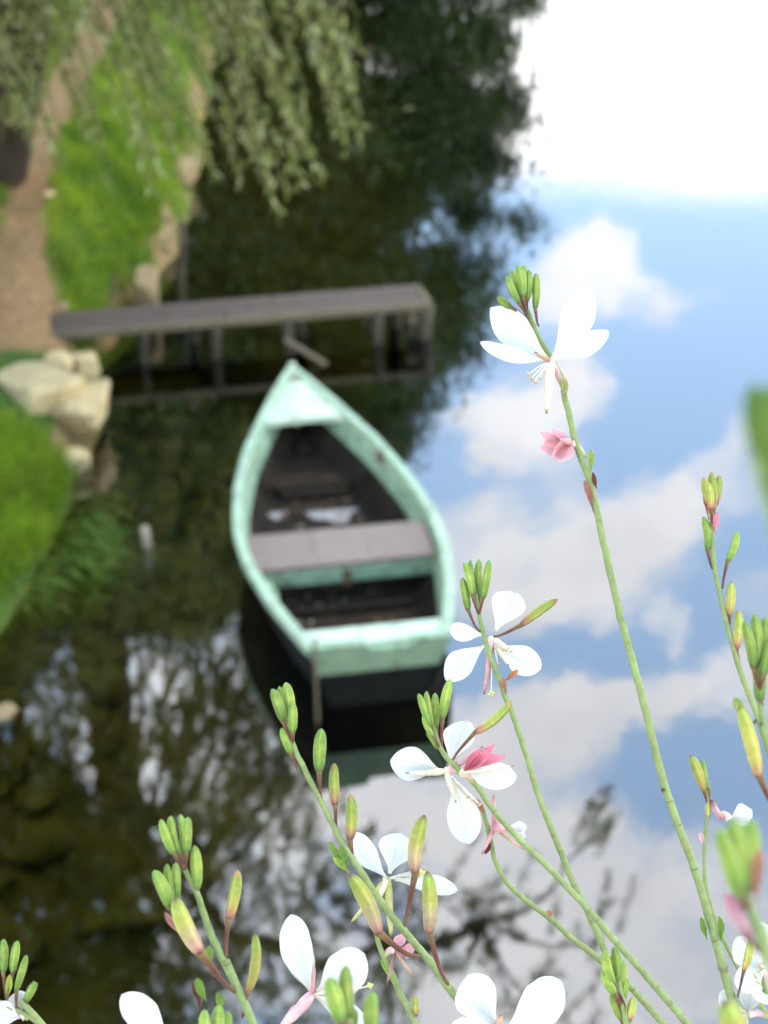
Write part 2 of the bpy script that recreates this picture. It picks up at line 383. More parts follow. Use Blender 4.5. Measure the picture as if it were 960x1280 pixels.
wm = MB(); wm.add([(-400, -400, 0), (400, -400, 0), (400, 1500, 0), (-400, 1500, 0)], [(0, 1, 2, 3)])
structure(wm.build('river_water', 'water'))

# ------------------------------------------------------------------ stones
def rock_mesh(mb, c, size, seed, col=(1, 1, 1), yaw=0.0, flat=.6, blocky=.5, rough=.07):
    bm = bmesh.new(); bmesh.ops.create_icosphere(bm, subdivisions=3, radius=1.0); rr = random.Random(seed)
    off = Vector((rr.uniform(-50, 50), rr.uniform(-50, 50), rr.uniform(-50, 50)))
    vs = []; ca, sa = math.cos(yaw), math.sin(yaw)
    planes = [(Vector((rr.gauss(0, 1), rr.gauss(0, 1), rr.gauss(0, .7))).normalized(), rr.uniform(.62, .85)) for _ in range(9)] + [(Vector((0.05, -.05, 1)).normalized(), flat)]
    for v in bm.verts:
        p = v.co.copy()
        m_ = max(abs(p.x), abs(p.y), abs(p.z)); p = p.lerp(p/m_*.85, blocky)
        for n_, d_ in planes:
            k = p.dot(n_)
            if k > d_: p -= n_*(k-d_)*.9
        p += p.normalized()*rough*mnoise.fractal(p*1.8+off, 1, 2, 4)
        x, y, z = p.x*size[0], p.y*size[1], p.z*size[2]
        vs.append((c[0]+x*ca-y*sa, c[1]+x*sa+y*ca, c[2]+z))
    bm.verts.index_update(); fs = [tuple(v.index for v in f.verts) for f in bm.faces]; bm.free(); mb.add(vs, fs, col)
def stone(px, py, z, size, seed, label, yaw=0, flat=.6, group=None, material='stone', blocky=.6):
    p = onz(px, py, z); p[2] -= size[2]*flat*.95
    mb = MB(); rock_mesh(mb, p, size, seed, yaw=yaw, flat=flat, blocky=blocky, rough=.045); o = mb.build('bank_stone', material); origin_to(o, (p[0], p[1], p[2]-size[2]*.7))
    tag(o, label, 'stone', group or 'pale stones along the bank')
stone(36, 468, .48, (.36, .38, .22), 31, 'large pale flat stone on the bank above the grass mound', yaw=.75, flat=.42, blocky=.9)
stone(97, 492, .36, (.24, .34, .24), 45, 'large square pale stone slab sloping into the water below the jetty', yaw=-.15, flat=.45, blocky=.95)
stone(103, 446, .32, (.14, .13, .14), 8, 'small tan stone wedged behind the square slab beside the jetty end', yaw=.8)
stone(72, 444, .42, (.13, .11, .10), 9, 'small tan stone between the flat stone and the jetty end', yaw=.2)
stone(85, 566, .10, (.17, .14, .16), 12, 'low pale stone at the waterline beside the dark grass mound', yaw=.4)
stone(78, 380, .58, (.06, .05, .05), 14, 'small tan stone at the corner of the path and jetty', yaw=.5, material='earthstone', flat=.4)
stone(196, 290, .24, (.17, .28, .22), 17, 'pale pointed stone at the water edge beyond the jetty', yaw=-.2, material='earthstone')
stone(180, 345, .36, (.14, .34, .28), 18, 'brownish bank stone just behind the jetty under the grass strip', yaw=.1, material='earthstone')
stone(196, 262, .32, (.16, .24, .25), 19, 'tan stone at the foot of the bank below the willow', yaw=.3, material='earthstone')
stone(222, 205, .30, (.18, .36, .25), 20, 'brown stone on the far bank edge half hidden by willow leaves', yaw=-.3, material='earthstone')
stone(62, 240, .93, (.055, .05, .04), 22, 'single small pale stone lying on the dirt path', yaw=.4, flat=.4)
stone(2, 888, .02, (.11, .10, .09), 24, 'small olive stone breaking the water at the left edge', yaw=.1, material='earthstone')
# submerged stones: an uncountable mass on the shallow bed
mb = MB(); rr = random.Random(5)
for i in range(120):
    y = rr.uniform(5.0, 13.5); e = float(np.interp(y, EY, EX)); x = e + abs(rr.gauss(0, .55)) + .05
    if x > e+1.6: continue
    s_ = rr.uniform(.06, .20); k = rr.uniform(.55, 1.3)
    z = float(ground_h(np.array([x]), np.array([y]))[0])
    rock_mesh(mb, (x, y, min(z+s_*.15, -.03-s_*.3)), (s_*rr.uniform(.9, 1.3), s_*rr.uniform(.9, 1.3), s_*.55), 100+i, yaw=rr.uniform(0, 3))
o = mb.build('river_bed_stones', 'bedstone'); o['kind'] = 'stuff'; o['label'] = 'brown algae covered stones on the shallow river bed'; o['category'] = 'stones'

# ------------------------------------------------------------------ grass
def make_grass(n, xr, yr, keep, lmin, lmax, wd, name, label):
    x = RNG.uniform(*xr, n*3); y = RNG.uniform(*yr, n*3); k = keep(x, y) > RNG.random(n*3); x, y = x[k][:n], y[k][:n]; n = len(x)
    z = ground_h(x, y) - .01
    cl = .5 + .5*wob(x, y, 3.3); L = RNG.uniform(lmin, lmax, n)*(.55+.6*np.clip(cl, 0, 1.2)); a = RNG.uniform(0, 2*math.pi, n)
    dx = np.interp(y, EY, EX) - x
    lean = np.stack([np.cos(a)*.45 + .45*(dx < .5), np.sin(a)*.45 - .1], 1)*L[:, None]
    b = RNG.uniform(0, 2*math.pi, n); sd_ = np.stack([np.cos(b), np.sin(b)], 1)*wd*RNG.uniform(.6, 1.4, n)[:, None]
    P0 = np.stack([x-sd_[:, 0], y-sd_[:, 1], z], 1); P1 = np.stack([x+sd_[:, 0], y+sd_[:, 1], z], 1)
    mx, my, mz = x+lean[:, 0]*.35, y+lean[:, 1]*.35, z+L*.6
    P2 = np.stack([mx+sd_[:, 0]*.8, my+sd_[:, 1]*.8, mz], 1); P3 = np.stack([mx-sd_[:, 0]*.8, my-sd_[:, 1]*.8, mz], 1)
    P4 = np.stack([x+lean[:, 0], y+lean[:, 1], z+L*.88], 1)
    V = np.concatenate([P0, P1, P2, P3, P4]); i = np.arange(n)
    Fq = np.concatenate([np.stack([i, i+n, i+2*n], 1), np.stack([i, i+2*n, i+3*n], 1), np.stack([i+3*n, i+2*n, i+4*n], 1)])
    h = np.clip(.5+.5*wob(x, y, 1.9)+RNG.normal(0, .22, n), 0, 1)[:, None]
    dry = (RNG.random(n) < .06+.16*np.clip(wob(x+3, y, 1.3), 0, 1))[:, None]
    L[:] *= 1; c = (1-h)*np.array([[.07, .16, .010]]) + h*np.array([[.34, .44, .035]]); c = np.where(dry, np.array([[.26, .21, .09]]), c)
    C = np.tile(c, (5, 1))
    o = fast_mesh(name, V, Fq, C, 'grass'); o['kind'] = 'stuff'; o['label'] = label; o['category'] = 'grass'; return o
def keep_bank(x, y):
    dx = np.interp(y, EY, EX) - x; m_ = sstep(.0, .12, dx)*(1-path_mask(x, y))
    m_ *= 1 - .98*((y > 10.05) & (y < 11.9) & (dx < 1.15))
    m_ *= 1 - .75*((y > 12.0) & (dx < .10+.14*wob(x, y, 2.7)))
    m_ *= np.clip(.85+.5*wob(x, y, 2.2), .12, 1)
    return m_
make_grass(46000, (-5.0, -1.9), (5.5, 10.3), keep_bank, .10, .26, .0045, 'bank_grass', 'dense green grass on the low bank mound at the left')
make_grass(52000, (-5.2, -1.9), (10.3, 19.0), keep_bank, .07, .17, .0050, 'bank_grass', 'bright green grass strip between dirt path and water')
make_grass(26000, (-9.0, -2.0), (19.0, 34.0), keep_bank, .10, .26, .010, 'bank_grass', 'green grass on the bank under the willow')
# tufts hanging into the water beside the mound
rr = random.Random(3); vs = []; mb = MB()
for i in range(280):
    px = rr.gauss(125, 18) if i % 3 else rr.gauss(60, 40); py = rr.gauss(690, 26) if i % 3 else rr.gauss(735, 20)
    p = onz(px-26, py, .02); L = rr.uniform(.12, .34); a = rr.uniform(-.9, .7)
    d = np.array([math.cos(a), math.sin(a)*.8, 0]); w_ = .005
    mid = p + d*L*.5 + [0, 0, L*.45]; tip = p + d*L + [0, 0, L*.22]; sdv = np.array([-d[1], d[0], 0])*w_
    c = (.09+.08*rr.random(), .17+.08*rr.random(), .02)
    mb.add([p-sdv, p+sdv, mid+sdv, mid-sdv, tip], [(0, 1, 2, 3), (3, 2, 4)], c)
o = mb.build('water_edge_reeds', 'grass'); o['kind'] = 'stuff'; o['label'] = 'green water grass trailing from the mound into the river'; o['category'] = 'reeds'

# ------------------------------------------------------------------ jetty
JZ = .34
jA = onz(60, 417, JZ); jB = onz(541, 378, JZ); jC = onz(518, 356, JZ)
ju = (jB-jA); JL = np.linalg.norm(ju); ju /= JL; jv = np.array([-ju[1], ju[0], 0]); JW = float((jC-jB)@jv)
jz = np.array([0, 0, 1.0])
jet = thing('jetty', (jA[0], jA[1], 0), 'narrow weathered grey plank jetty on wooden posts behind the boat', 'jetty')
pw = (JW-.02)/3
for k in range(3):
    for seg, (a0, a1) in enumerate(((-.25, JL*.52+.22*(k-1)), (JL*.52+.22*(k-1)+.006, JL-.06))):
        c = jA + ju*(a0+a1)/2 + jv*(.055+pw*(k+.5)*.93) + jz*(-.02+.004*((k*7+seg*3) % 3))
        MB().box(c, (a1-a0, pw*.93-.012, .036), (ju, jv, jz), bev=.006).build('plank', 'deckwood', jet)
MB().box(jA + ju*(JL/2-.1) + jv*.024 + jz*-.036, (JL+.2, .046, .07), (ju, jv, jz), bev=.008).build('edge_beam', 'beam', jet)
MB().box(jA + ju*(JL/2-.1) + jv*(JW-.01) + jz*-.05, (JL+.2, .046, .10), (ju, jv, jz), bev=.008).build('edge_beam', 'beam', jet)
MB().box(jA + ju*(JL-.024) + jv*(JW/2+.006) + jz*-.045, (.05, JW-.09, .10), (ju, jv, jz), bev=.008).build('end_beam', 'beam', jet)
for (px, sidev, r_, bot) in [(174, .02, .035, -.5), (263, .03, .045, -.9), (355, .02, .045, -1.2), (470, .03, .05, -1.4), (533, .04, .065, -1.6), (240, JW-.05, .045, -.8), (380, JW-.05, .045, -1.2), (505, JW-.05, .06, -1.6), (520, .12, .055, -1.6)]:
    t_ = ((px-60)/(541-60)); b_ = jA + ju*JL*t_*(1+.0) + jv*sidev
    pts = [(b_[0]+.01*math.sin(z*9+px), b_[1]+.01*math.cos(z*7+px), z) for z in np.linspace(bot, JZ-.045, 8)]
    MB().tube(pts, [r_*(1+.06*math.sin(q*5+px)) for q in range(8)], 9).build('post', 'post', jet, True)
MB().box(jA + ju*(JL-.10) + jv*.10 + jz*-.145, (.20, .10, .13), (ju, jv, jz), bev=.012).build('end_block', 'beam', jet)
MB().box(jA + ju*(JL*.84) + jv*.12 + jz*-.15, (.14, .09, .10), (ju, jv, jz), bev=.012).build('end_block', 'post', jet)
# loose board leaning from the jetty into the water
pa, pb = onz(362, 428, .18), onz(418, 462, -.05)
dv = pb-pa; Lb = np.linalg.norm(dv); dv /= Lb; nv = np.cross(dv, [0, 0, 1]); nv /= np.linalg.norm(nv); uv_ = np.cross(nv, dv)
o = MB().box((pa+pb)/2, (Lb+.1, .07, .025), (dv, nv, uv_), bev=.004).build('loose_board', 'stake'); origin_to(o, pb); o.data.materials[0] = M['loose']
tag(o, 'short pale loose board slanting from a jetty post into the water', 'board')
# pole behind the jetty and stake in front
p = onz(219, 372, .2)
o = MB().tube([(p[0]+.02*q, p[1], -.6+q*.3) for q in range(6)], [.036, .036, .034, .033, .032, .03], 9).build('mooring_pole', 'post', None, True); origin_to(o, (p[0], p[1], -.6))
tag(o, 'thin dark wooden pole standing in the water behind the jetty', 'pole')
p = onz(187, 684, 0)
o = MB().tube([(p[0]-.012*(q-2), p[1], -.45+q*.15) for q in range(5)], [.034, .034, .034, .033, .03], 9).build('mooring_stake', 'stake', None, True); origin_to(o, (p[0], p[1], -.45))
tag(o, 'short pale wooden stake poking out of the shallow water left of the boat', 'stake')

# ------------------------------------------------------------------ boat
bow = onz(365, 460, .60); stern = (onz(387, 812, .45)+onz(560, 795, .45))/2
bax = (stern-bow)*[1, 1, 0]; BL = np.linalg.norm(bax); bax /= BL; bn_ = np.array([-bax[1], bax[0], 0.0]); bz = np.array([0, 0, 1.0])
S_ = np.array([0, .12, .25, .47, .75, 1.0, 1.5, 2.0, 2.45, 2.95, BL]); B_ = np.array([.012, .085, .145, .245, .355, .45, .568, .622, .605, .52, .375])
# smooth table
_f = np.linspace(0, BL, 60); _b = np.interp(_f, S_, B_)
for _ in range(3): _b[1:-1] = (_b[:-2]+2*_b[1:-1]+_b[2:])/4
def HB(s): return float(np.interp(s, _f, _b))
def GZ(s):
    t = s/BL; return .60-.2*(1-(1-t/.6)**2) if t < .6 else .40+.05*(t-.6)/.4
def BP(s, n, z): return np.array([bow[0], bow[1], 0]) + bax*s + bn_*n + bz*z
def bot(u):
    """bottom chine: position along keel, half breadth, height"""
    s = .34 + u*(BL-.46); return s, max(.012, HB(u*BL)*.76 - .05), -.11 + .22*(1-u)**4 + .05*u**4
boat = thing('rowing_boat', BP(BL/2, 0, -.11), 'mint green flat bottomed rowing boat with dark inside moored by the jetty', 'boat')
NU, NR = 40, 8
def skin(off, ztop, name, material, v0=0.0, v1=1.0, both=True, rev=False):
    """side planking between gunwale (v=0) and chine (v=1), moved inwards by off"""
    for sg in ((-1, 1) if both else (1,)):
        mb = MB(); vs = []
        for i in range(NU+1):
            u = i/NU; s = u*BL; sb, nb, zb = bot(u)
            g_ = np.array([s, max(HB(s)-off, .004), GZ(s)+ztop]); b_ = np.array([sb, max(nb-off, .004), zb+(off if off else 0)])
            for k in range(NR+1):
                v = v0+(v1-v0)*k/NR; p_ = g_*(1-v)+b_*v; p_[1] += .03*math.sin(math.pi*v)*min(1, HB(s)/.3)
                vs.append(BP(p_[0], sg*p_[1], p_[2]))
        fs = [(i*(NR+1)+k, (i+1)*(NR+1)+k, (i+1)*(NR+1)+k+1, i*(NR+1)+k+1) for i in range(NU) for k in range(NR)]
        mb.add(vs, fs); o = mb.build(name, material, boat, True)
skin(0, -.01, 'hull_side', 'tar')
skin(.028, -.01, 'inner_side', 'inside', .25, 1.0)
skin(.034, -.004, 'inner_strake', 'mint', .0, .36)
# bottom boards
for nm, dz, mt in (('hull_bottom', 0, 'tar'), ('floor', .14, 'inside')):
    vs = []
    for i in range(NU+1):
        s, nb, zb = bot(i/NU)
        for k in range(5): vs.append(BP(s-.6*dz*(dz > 0)*(1-i/NU), (nb+.25*dz)*(k/2-1), zb+dz))
    MB().add(vs, [(i*5+k, (i+1)*5+k, (i+1)*5+k+1, i*5+k+1) for i in range(NU) for k in range(4)]).build(nm, mt, boat, True)
# gunwales: chamfered rails
def rail(name, material, prof, sg, s0=0.0, s1=None, zoff=0):
    s1 = s1 or BL; vs = []; m_ = len(prof); N = 44
    for i in range(N+1):
        s = s0+(s1-s0)*i/N
        for (pn, pz) in prof:
            n_ = max(HB(s)+pn, .002 if pn > -.02 else .0015); vs.append(BP(s, sg*n_, GZ(s)+pz+zoff))
    fs = [(i*m_+k, i*m_+(k+1) % m_, (i+1)*m_+(k+1) % m_, (i+1)*m_+k) for i in range(N) for k in range(m_)] + [tuple(range(m_)), tuple(range(N*m_, N*m_+m_))]
    return MB().add(vs, fs).build(name, material, boat)
for sg in (-1, 1):
    rail('gunwale', 'mint_rail', [(-.040, -.012), (-.040, .010), (-.034, .016), (.012, .016), (.020, .008), (.020, -.032), (.012, -.038), (.001, -.038)], sg)
# stem post
MB().tube([BP(-.012, 0, .635), BP(.03, 0, .45), BP(.17, 0, .22), BP(.33, 0, .06)], [.026, .03, .03, .025], 8).build('stem_post', 'mint_pale', boat, True)
# bow deck
vs = []; n_ = 14; SD0, SD1 = .05, .66
for i in range(n_+1):
    s = SD0+(SD1-SD0)*i/n_; hb = max(HB(s)-.036, .01)
    for k in range(7): q = k/3-1; vs.append(BP(s, hb*q, GZ(s)-.008+.018*(1-q*q)))
base_n = len(vs)
for k in range(7): q = k/3-1; vs.append(BP(SD1, (HB(SD1)-.036)*q, GZ(SD1)-.05+.018*(1-q*q)))
fs = [(i*7+k, (i+1)*7+k, (i+1)*7+k+1, i*7+k+1) for i in range(n_) for k in range(6)] + [(n_*7+k, base_n+k, base_n+k+1, n_*7+k+1) for k in range(6)]
MB().add(vs, fs).build('bow_deck', 'mint_pale', boat)
MB().tube([BP(.17+.035*math.cos(a), .035*math.sin(a), GZ(.15)+.022+.006*math.cos(a*2)) for a in np.linspace(0, 2*math.pi, 17)], .006, 6, cap=False).build('mooring_ring', 'iron', boat, True)
def s_of(px, py, z):
    p = onz(px, py, z); return float((p-np.array([bow[0], bow[1], 0]))@bax)
# middle thwart: three boards end to end, and the green beam under its after edge
tz = .345; T0, T1 = s_of(425, 660, tz), s_of(430, 703, tz)
e0 = lambda s: HB(s)-.055
cuts = [-1.0, -.30, .30, 1.0]
for k in range(3):
    vs = []
    for z in (tz, tz-.028):
        for s in (T0, T1):
            for q in (cuts[k]+(.002 if k else 0), cuts[k+1]-(.0 if k == 2 else .002)): vs.append(BP(s, e0(s)*q, z+.002*k))
    MB().add(vs, [(0, 1, 3, 2), (4, 6, 7, 5), (0, 4, 5, 1), (2, 3, 7, 6), (0, 2, 6, 4), (1, 5, 7, 3)]).build('thwart_board', ['bench', 'bench2', 'bench'][k], boat)
MB().box(BP(T1-.02, 0, tz-.085), (.035, 2*e0(T1)-.015, .105), (bax, bn_, bz), bev=.005).build('thwart_beam', 'mint', boat)
MB().box(BP(T1+.003, 0, tz-.10), (.012, .05, .11), (bax, bn_, bz), bev=.004).build('beam_latch', 'iron', boat)
MB().box(BP(T0+.02, 0, tz-.075), (.03, 2*e0(T0)-.015, .09), (bax, bn_, bz), bev=.005).build('thwart_beam', 'inside', boat)
# stern deck and transom with a sculling notch
SD = BL-.20; sz = GZ(BL)-.012
nt = [(-.98, 0), (-.20, 0), (-.13, -.035), (.42, -.035), (.50, 0), (.98, 0)]
hbS = HB(BL)-.02
vs = [BP(SD, (HB(SD)-.045)*q, sz) for q in (-1, -.5, 0, .5, 1)] + [BP(BL-.03, (HB(BL)-.03)*q, sz) for q in (-1, -.5, 0, .5, 1)]
vs += [v-bz*.028 for v in vs]
fs = [(k, k+1, k+6, k+5) for k in range(4)] + [(10+k, 15+k, 16+k, 11+k) for k in range(4)] + [(k, k+10, k+11, k+1) for k in range(4)]
MB().add(vs, fs).build('stern_deck', 'mint_pale', boat)
sb, nb, zb = bot(1.0)
def transom_piece(z0, z1, top, name, material, th=.045, extra=0):
    def pos(n, z, f):
        t = (GZ(BL)-z)/(GZ(BL)-zb); return BP(BL + .015 - (BL-sb)*t - f*th + extra*(1-f), n, z)
    pts = []
    def half(z):
        t = (GZ(BL)-z)/(GZ(BL)-zb); return (HB(BL)+.012)*(1-t)+(nb+.004)*t
    topp = [(q*half(z1), z1+dz) for q, dz in top] if top else [(-half(z1), z1), (half(z1), z1)]
    ring = topp + [(half(z0), z0), (-half(z0), z0)]
    a = [pos(n, z, 0) for n, z in ring]; b = [pos(n, z, 1) for n, z in ring]; m_ = len(ring)
    MB().add(a+b, [tuple(range(m_)), tuple(reversed(range(m_, 2*m_)))] + [(k, k+m_, (k+1) % m_+m_, (k+1) % m_) for k in range(m_)]).build(name, material, boat)
transom_piece(.265, GZ(BL)+.022, [(-1, 0), (-.22, 0), (-.12, -.045), (.40, -.045), (.50, 0), (1, 0)], 'transom', 'mint', extra=.012)
transom_piece(zb, .263, None, 'transom_lower', 'tar')
# frames (ribs) across the floor
for px, py, hgt in [(385, 552, .05), (388, 586, .05), (390, 628, .05), (440, 762, .05)]:
    s = s_of(px, py, .06); u = (s-.34)/(BL-.46); _, nb_, zb_ = bot(u)
    MB().box(BP(s, 0, zb_+.14+hgt/2), (.05, 2*nb_-.03, hgt), (bax, bn_, bz), bev=.006).build('rib', 'inside', boat)
    for sg in (-1, 1):
        a = BP(s, sg*(nb_-.035), zb_+.04); b = BP(s-.0, sg*(HB(s)-.085), GZ(s)-.17)
        MB().tube([a, a*.5+b*.5+bn_*sg*.022, b], .02, 6).build('rib', 'inside', boat)
MB().box(BP(.95, 0, .16), (.20, 2*HB(.95)-.30, .025), (bax, bn_, bz), bev=.004).build('foot_board', 'inside', boat)
# pale silt in the bottom and dead leaves on the floor
M['silt'] = principled('pale_silt', (.34, .30, .27), .8, .35, 30, .003, 60, .4)
for (cpx, rs_, rn_, off) in ((415, .13, .17, .0), (345, .09, .07, 1.3)):
    zsilt = .078; vs = []; m_ = 40; s0 = s_of(cpx, 640, zsilt); p0 = onz(cpx, 640, zsilt); n0 = float((p0-np.array([bow[0], bow[1], 0]))@bn_)
    for k in range(m_):
        a = 2*math.pi*k/m_; r_ = 1+.2*math.sin(a*3+1+off)+.14*math.sin(a*5+off); vs.append(BP(s0+rs_*r_*math.cos(a), n0+rn_*r_*math.sin(a), zsilt+.002*off))
    MB().add(vs, [tuple(range(m_))]).build('silt_patch', 'silt', boat)
mb = MB(); rr = random.Random(9)
for i in range(150):
    u = rr.uniform(.25, .97); s, nb_, zb_ = bot(u); p = BP(s, rr.uniform(-.85, .85)*nb_, zb_+.146+rr.random()*.012)
    a = rr.uniform(0, 6.28); l = rr.uniform(.015, .035); d = np.array([math.cos(a), math.sin(a), rr.uniform(-.2, .2)])*l; e = np.array([-d[1], d[0], 0])*.45
    mb.add([p-d, p+e, p+d, p-e], [(0, 1, 2, 3)], rr.choice([(.16, .07, .025), (.22, .13, .05), (.10, .05, .02), (.3, .26, .18)]))
o = mb.build('leaf_litter', 'plain', boat); o['kind'] = 'stuff'
# rowlock blocks
for px, py, sg in ((467, 568, 1), (318, 735, -1), (330, 745, -1)):
    s = s_of(px, py, .42); s = min(max(s, .3), BL-.3)
    MB().box(BP(s, sg*(HB(s)-.056), GZ(s)-.035), (.10, .03, .07), (bax+bn_*sg*0, bn_, bz), bev=.006).build('rowlock_block', 'iron' if sg > 0 else 'mint', boat)
# rope over the stern corner into the water
pts = spline([BP(BL-.06, -.33, GZ(BL)+.03), BP(BL+.02, -.352, GZ(BL)+.036), BP(BL+.045, -.352, .34), BP(BL+.035, -.348, .12), BP(BL+.03, -.34, -.10), BP(BL+.05, -.30, -.4)], 6)
o = MB().tube(pts, .0095, 7).build('mooring_rope', 'rope', None, True); origin_to(o, pts[-1]); tag(o, 'frayed tan rope hanging from the boat stern corner into the water', 'rope')
# floating leaf
p = onz(512, 136, .004); mb = MB()
mb.add([p+np.array(q) for q in ((-.10, -.03, 0), (-.02, .025, .012), (.09, .03, .004), (.03, -.03, .010))], [(0, 3, 2, 1)], (.30, .30, .10))
o = mb.build('floating_leaf', 'leaf'); origin_to(o, p); tag(o, 'single pale leaf floating on dark water beyond the jetty', 'leaf')

# ------------------------------------------------------------------ trees
def leaf_quads(P, D, L, W, cols):
    """diamond leaves at P along unit D with length L and width W"""
    n = len(P); r = RNG.normal(size=(n, 3)); s = np.cross(D, r); s /= np.linalg.norm(s, axis=1)[:, None]+1e-9
    L = L[:, None]; W = W[:, None]
    V = np.concatenate([P, P+D*L*.45+s*W, P+D*L, P+D*L*.45-s*W]); i = np.arange(n)
    return V, np.stack([i, i+n, i+2*n, i+3*n], 1), np.tile(cols, (4, 1))
class Leaves:
    def __init__(s): s.P = []; s.D = []; s.L = []; s.W = []; s.C = []
    def add(s, P, D, L, W, C): s.P.append(P); s.D.append(D); s.L.append(L); s.W.append(W); s.C.append(C)
    def build(s, name, parent):
        V, Fq, C = leaf_quads(np.concatenate(s.P), np.concatenate(s.D), np.concatenate(s.L), np.concatenate(s.W), np.concatenate(s.C))
        return fast_mesh(name, V, Fq, C, 'leaf', parent)
def unit(a): return a/(np.linalg.norm(a, axis=1)[:, None]+1e-9)
# willow leaning over the bank
WB = np.array([-3.72, 14.3, float(ground_h(np.array([-3.72]), np.array([14.3]))[0])-.1])
wil = thing('willow_tree', WB, 'large willow at the top left with drooping grey green branches over the water', 'tree')
lv = Leaves(); tw = MB(); lb = MB()
trunk = spline([WB, WB+[.20, 0, .6], WB+[.55, -.1, 1.9], WB+[.75, -.3, 4.0], WB+[.8, -.6, 6.0]], 6)
MB().tube(trunk, np.linspace(.36, .22, len(trunk)), 12).build('trunk', 'bark', wil, True)
fork = trunk[-1]
WC = np.array([[.22, .24, .06], [.30, .31, .10], [.42, .42, .21], [.16, .19, .045]])
def strand(start, end, sag, n, ll=(.05, .10), lw=(.006, .010)):
    """hanging twig from start to end with narrow leaves"""
    mid = (start+end)/2 + np.array([0, 0, sag]); t = np.linspace(0, 1, 10)[:, None]
    c = (1-t)**2*start + 2*t*(1-t)*mid + t*t*end
    tw.tube(c, np.linspace(.010, .003, 10), 4, cap=False)
    k = RNG.random(n)**.75; seg = np.clip((k*9).astype(int), 0, 8); f = (k*9-seg)[:, None]
    P = c[seg]*(1-f)+c[seg+1]*f + RNG.normal(0, .012, (n, 3)); T = unit(c[seg+1]-c[seg])
    D = unit(T*.8 + RNG.normal(0, .55, (n, 3)) + np.array([0, 0, -.35]))
    h = RNG.integers(0, 4, n); C = WC[h]*RNG.uniform(.7, 1.25, (n, 1))
    lv.add(P, D, RNG.uniform(*ll, n), RNG.uniform(*lw, n), C)
env_x = [-80, 0, 60, 150, 230, 300, 345, 400, 450, 470]; env_y = [170, 150, 200, 235, 240, 285, 300, 225, 195, 90]
rr = random.Random(21)
for i in range(140):
    px = rr.uniform(-60, 455); ey = float(np.interp(px, env_x, env_y)); py = ey*rr.random()**.8 - 20 if i > 24 else ey*rr.uniform(.88, 1.0)
    Dp = rr.uniform(10.8, 14.5); e = at_depth(px, py, Dp)
    st = e + np.array([-rr.uniform(.5, 1.4), rr.uniform(-.4, .9), rr.uniform(1.6, 2.8)])
    strand(st, e, rr.uniform(.1, .5), 70, (.07, .13), (.009, .015))
    if i % 6 == 0: lb.tube(spline([fork+[0, 0, rr.uniform(-1.5, 0)], (fork+st)/2+[0, 0, .8], st], 6), np.linspace(.07, .012, 13), 6)
# bare twigs hanging near x 425
for px in (418, 428, 437):
    e = at_depth(px, 90+px*.1-30, 12.5); tw.tube([e+[-.1, 0, 1.6], e+[-.03, 0, .8], e], .008, 4)
# upper crown: limbs with leafy sprays
sprays = []
for (px, py, D_, n_, sp) in [(30, 740, 13, 5, .5), (90, 800, 13, 4, .45), (20, 860, 13, 6, .55), (40, 980, 13, 5, .5), (-40, 1080, 13, 7, .7), (-20, 1230, 13, 7, .7), (150, 1180, 12.5, 5, .38), (160, 1040, 12.5, 3, .3), (165, 1280, 12.5, 5, .45),
        (215, 940, 12, 2, .28), (290, 890, 12, 6, .34), (235, 960, 12, 7, .34), (320, 970, 12, 7, .36), (290, 1050, 12, 9, .4), (230, 1090, 12, 7, .35), (380, 1060, 12, 3, .32), (390, 1150, 12, 5, .4), (300, 1160, 12, 5, .42), (250, 1240, 12, 5, .4), (350, 1250, 12, 6, .5), (450, 1200, 12, 4, .4), (480, 1270, 12, 3, .4),
        (560, 1130, 11.5, 1, .3), (540, 1210, 11.5, 2, .33), (620, 1180, 11.5, 2, .35), (640, 1250, 11.5, 2, .38), (730, 1055, 11.3, 1, .16), (745, 1180, 11.3, 1, .25), (700, 1270, 11.5, 1, .3), (450, 1110, 12, 2, .3)]:
    sprays.append((mirrored(px, py, D_), n_, sp))
hubs = [mirrored(-60, 760, 13.6), mirrored(140, 1130, 12.6), mirrored(250, 1120, 12.4), mirrored(330, 1180, 12.2), mirrored(480, 1180, 12), mirrored(600, 1150, 11.7)]
prev = fork
for h in hubs:
    lb.tube(spline([prev, (prev+h)/2+np.array([0, 0, .25]), h], 6), np.linspace(.13 if prev is fork else .085, .05, 13), 7)
    prev = h if h is not hubs[0] else fork
for c, n_, sp in sprays:
    h = min(hubs, key=lambda q: np.linalg.norm(q-c)); mid = (h+c)/2+np.array([rr.uniform(-.1, .1), rr.uniform(-.1, .1), .2])
    lb.tube(spline([h, mid, c], 5), np.linspace(.035, .012, 11), 5)
    for k in range(n_*7):
        a = c + RNG.normal(0, sp*.55, 3); b = a + RNG.normal(0, .3, 3)*sp*1.6 + np.array([.08, -.05, -.45])*rr.uniform(.6, 1.5)
        strand(a, b, .05, 34, (.06, .12), (.008, .013))
lb.build('limbs', 'bark', wil, True); tw.build('twigs', 'bark', wil)['kind'] = 'stuff'; lv.build('crown', wil)

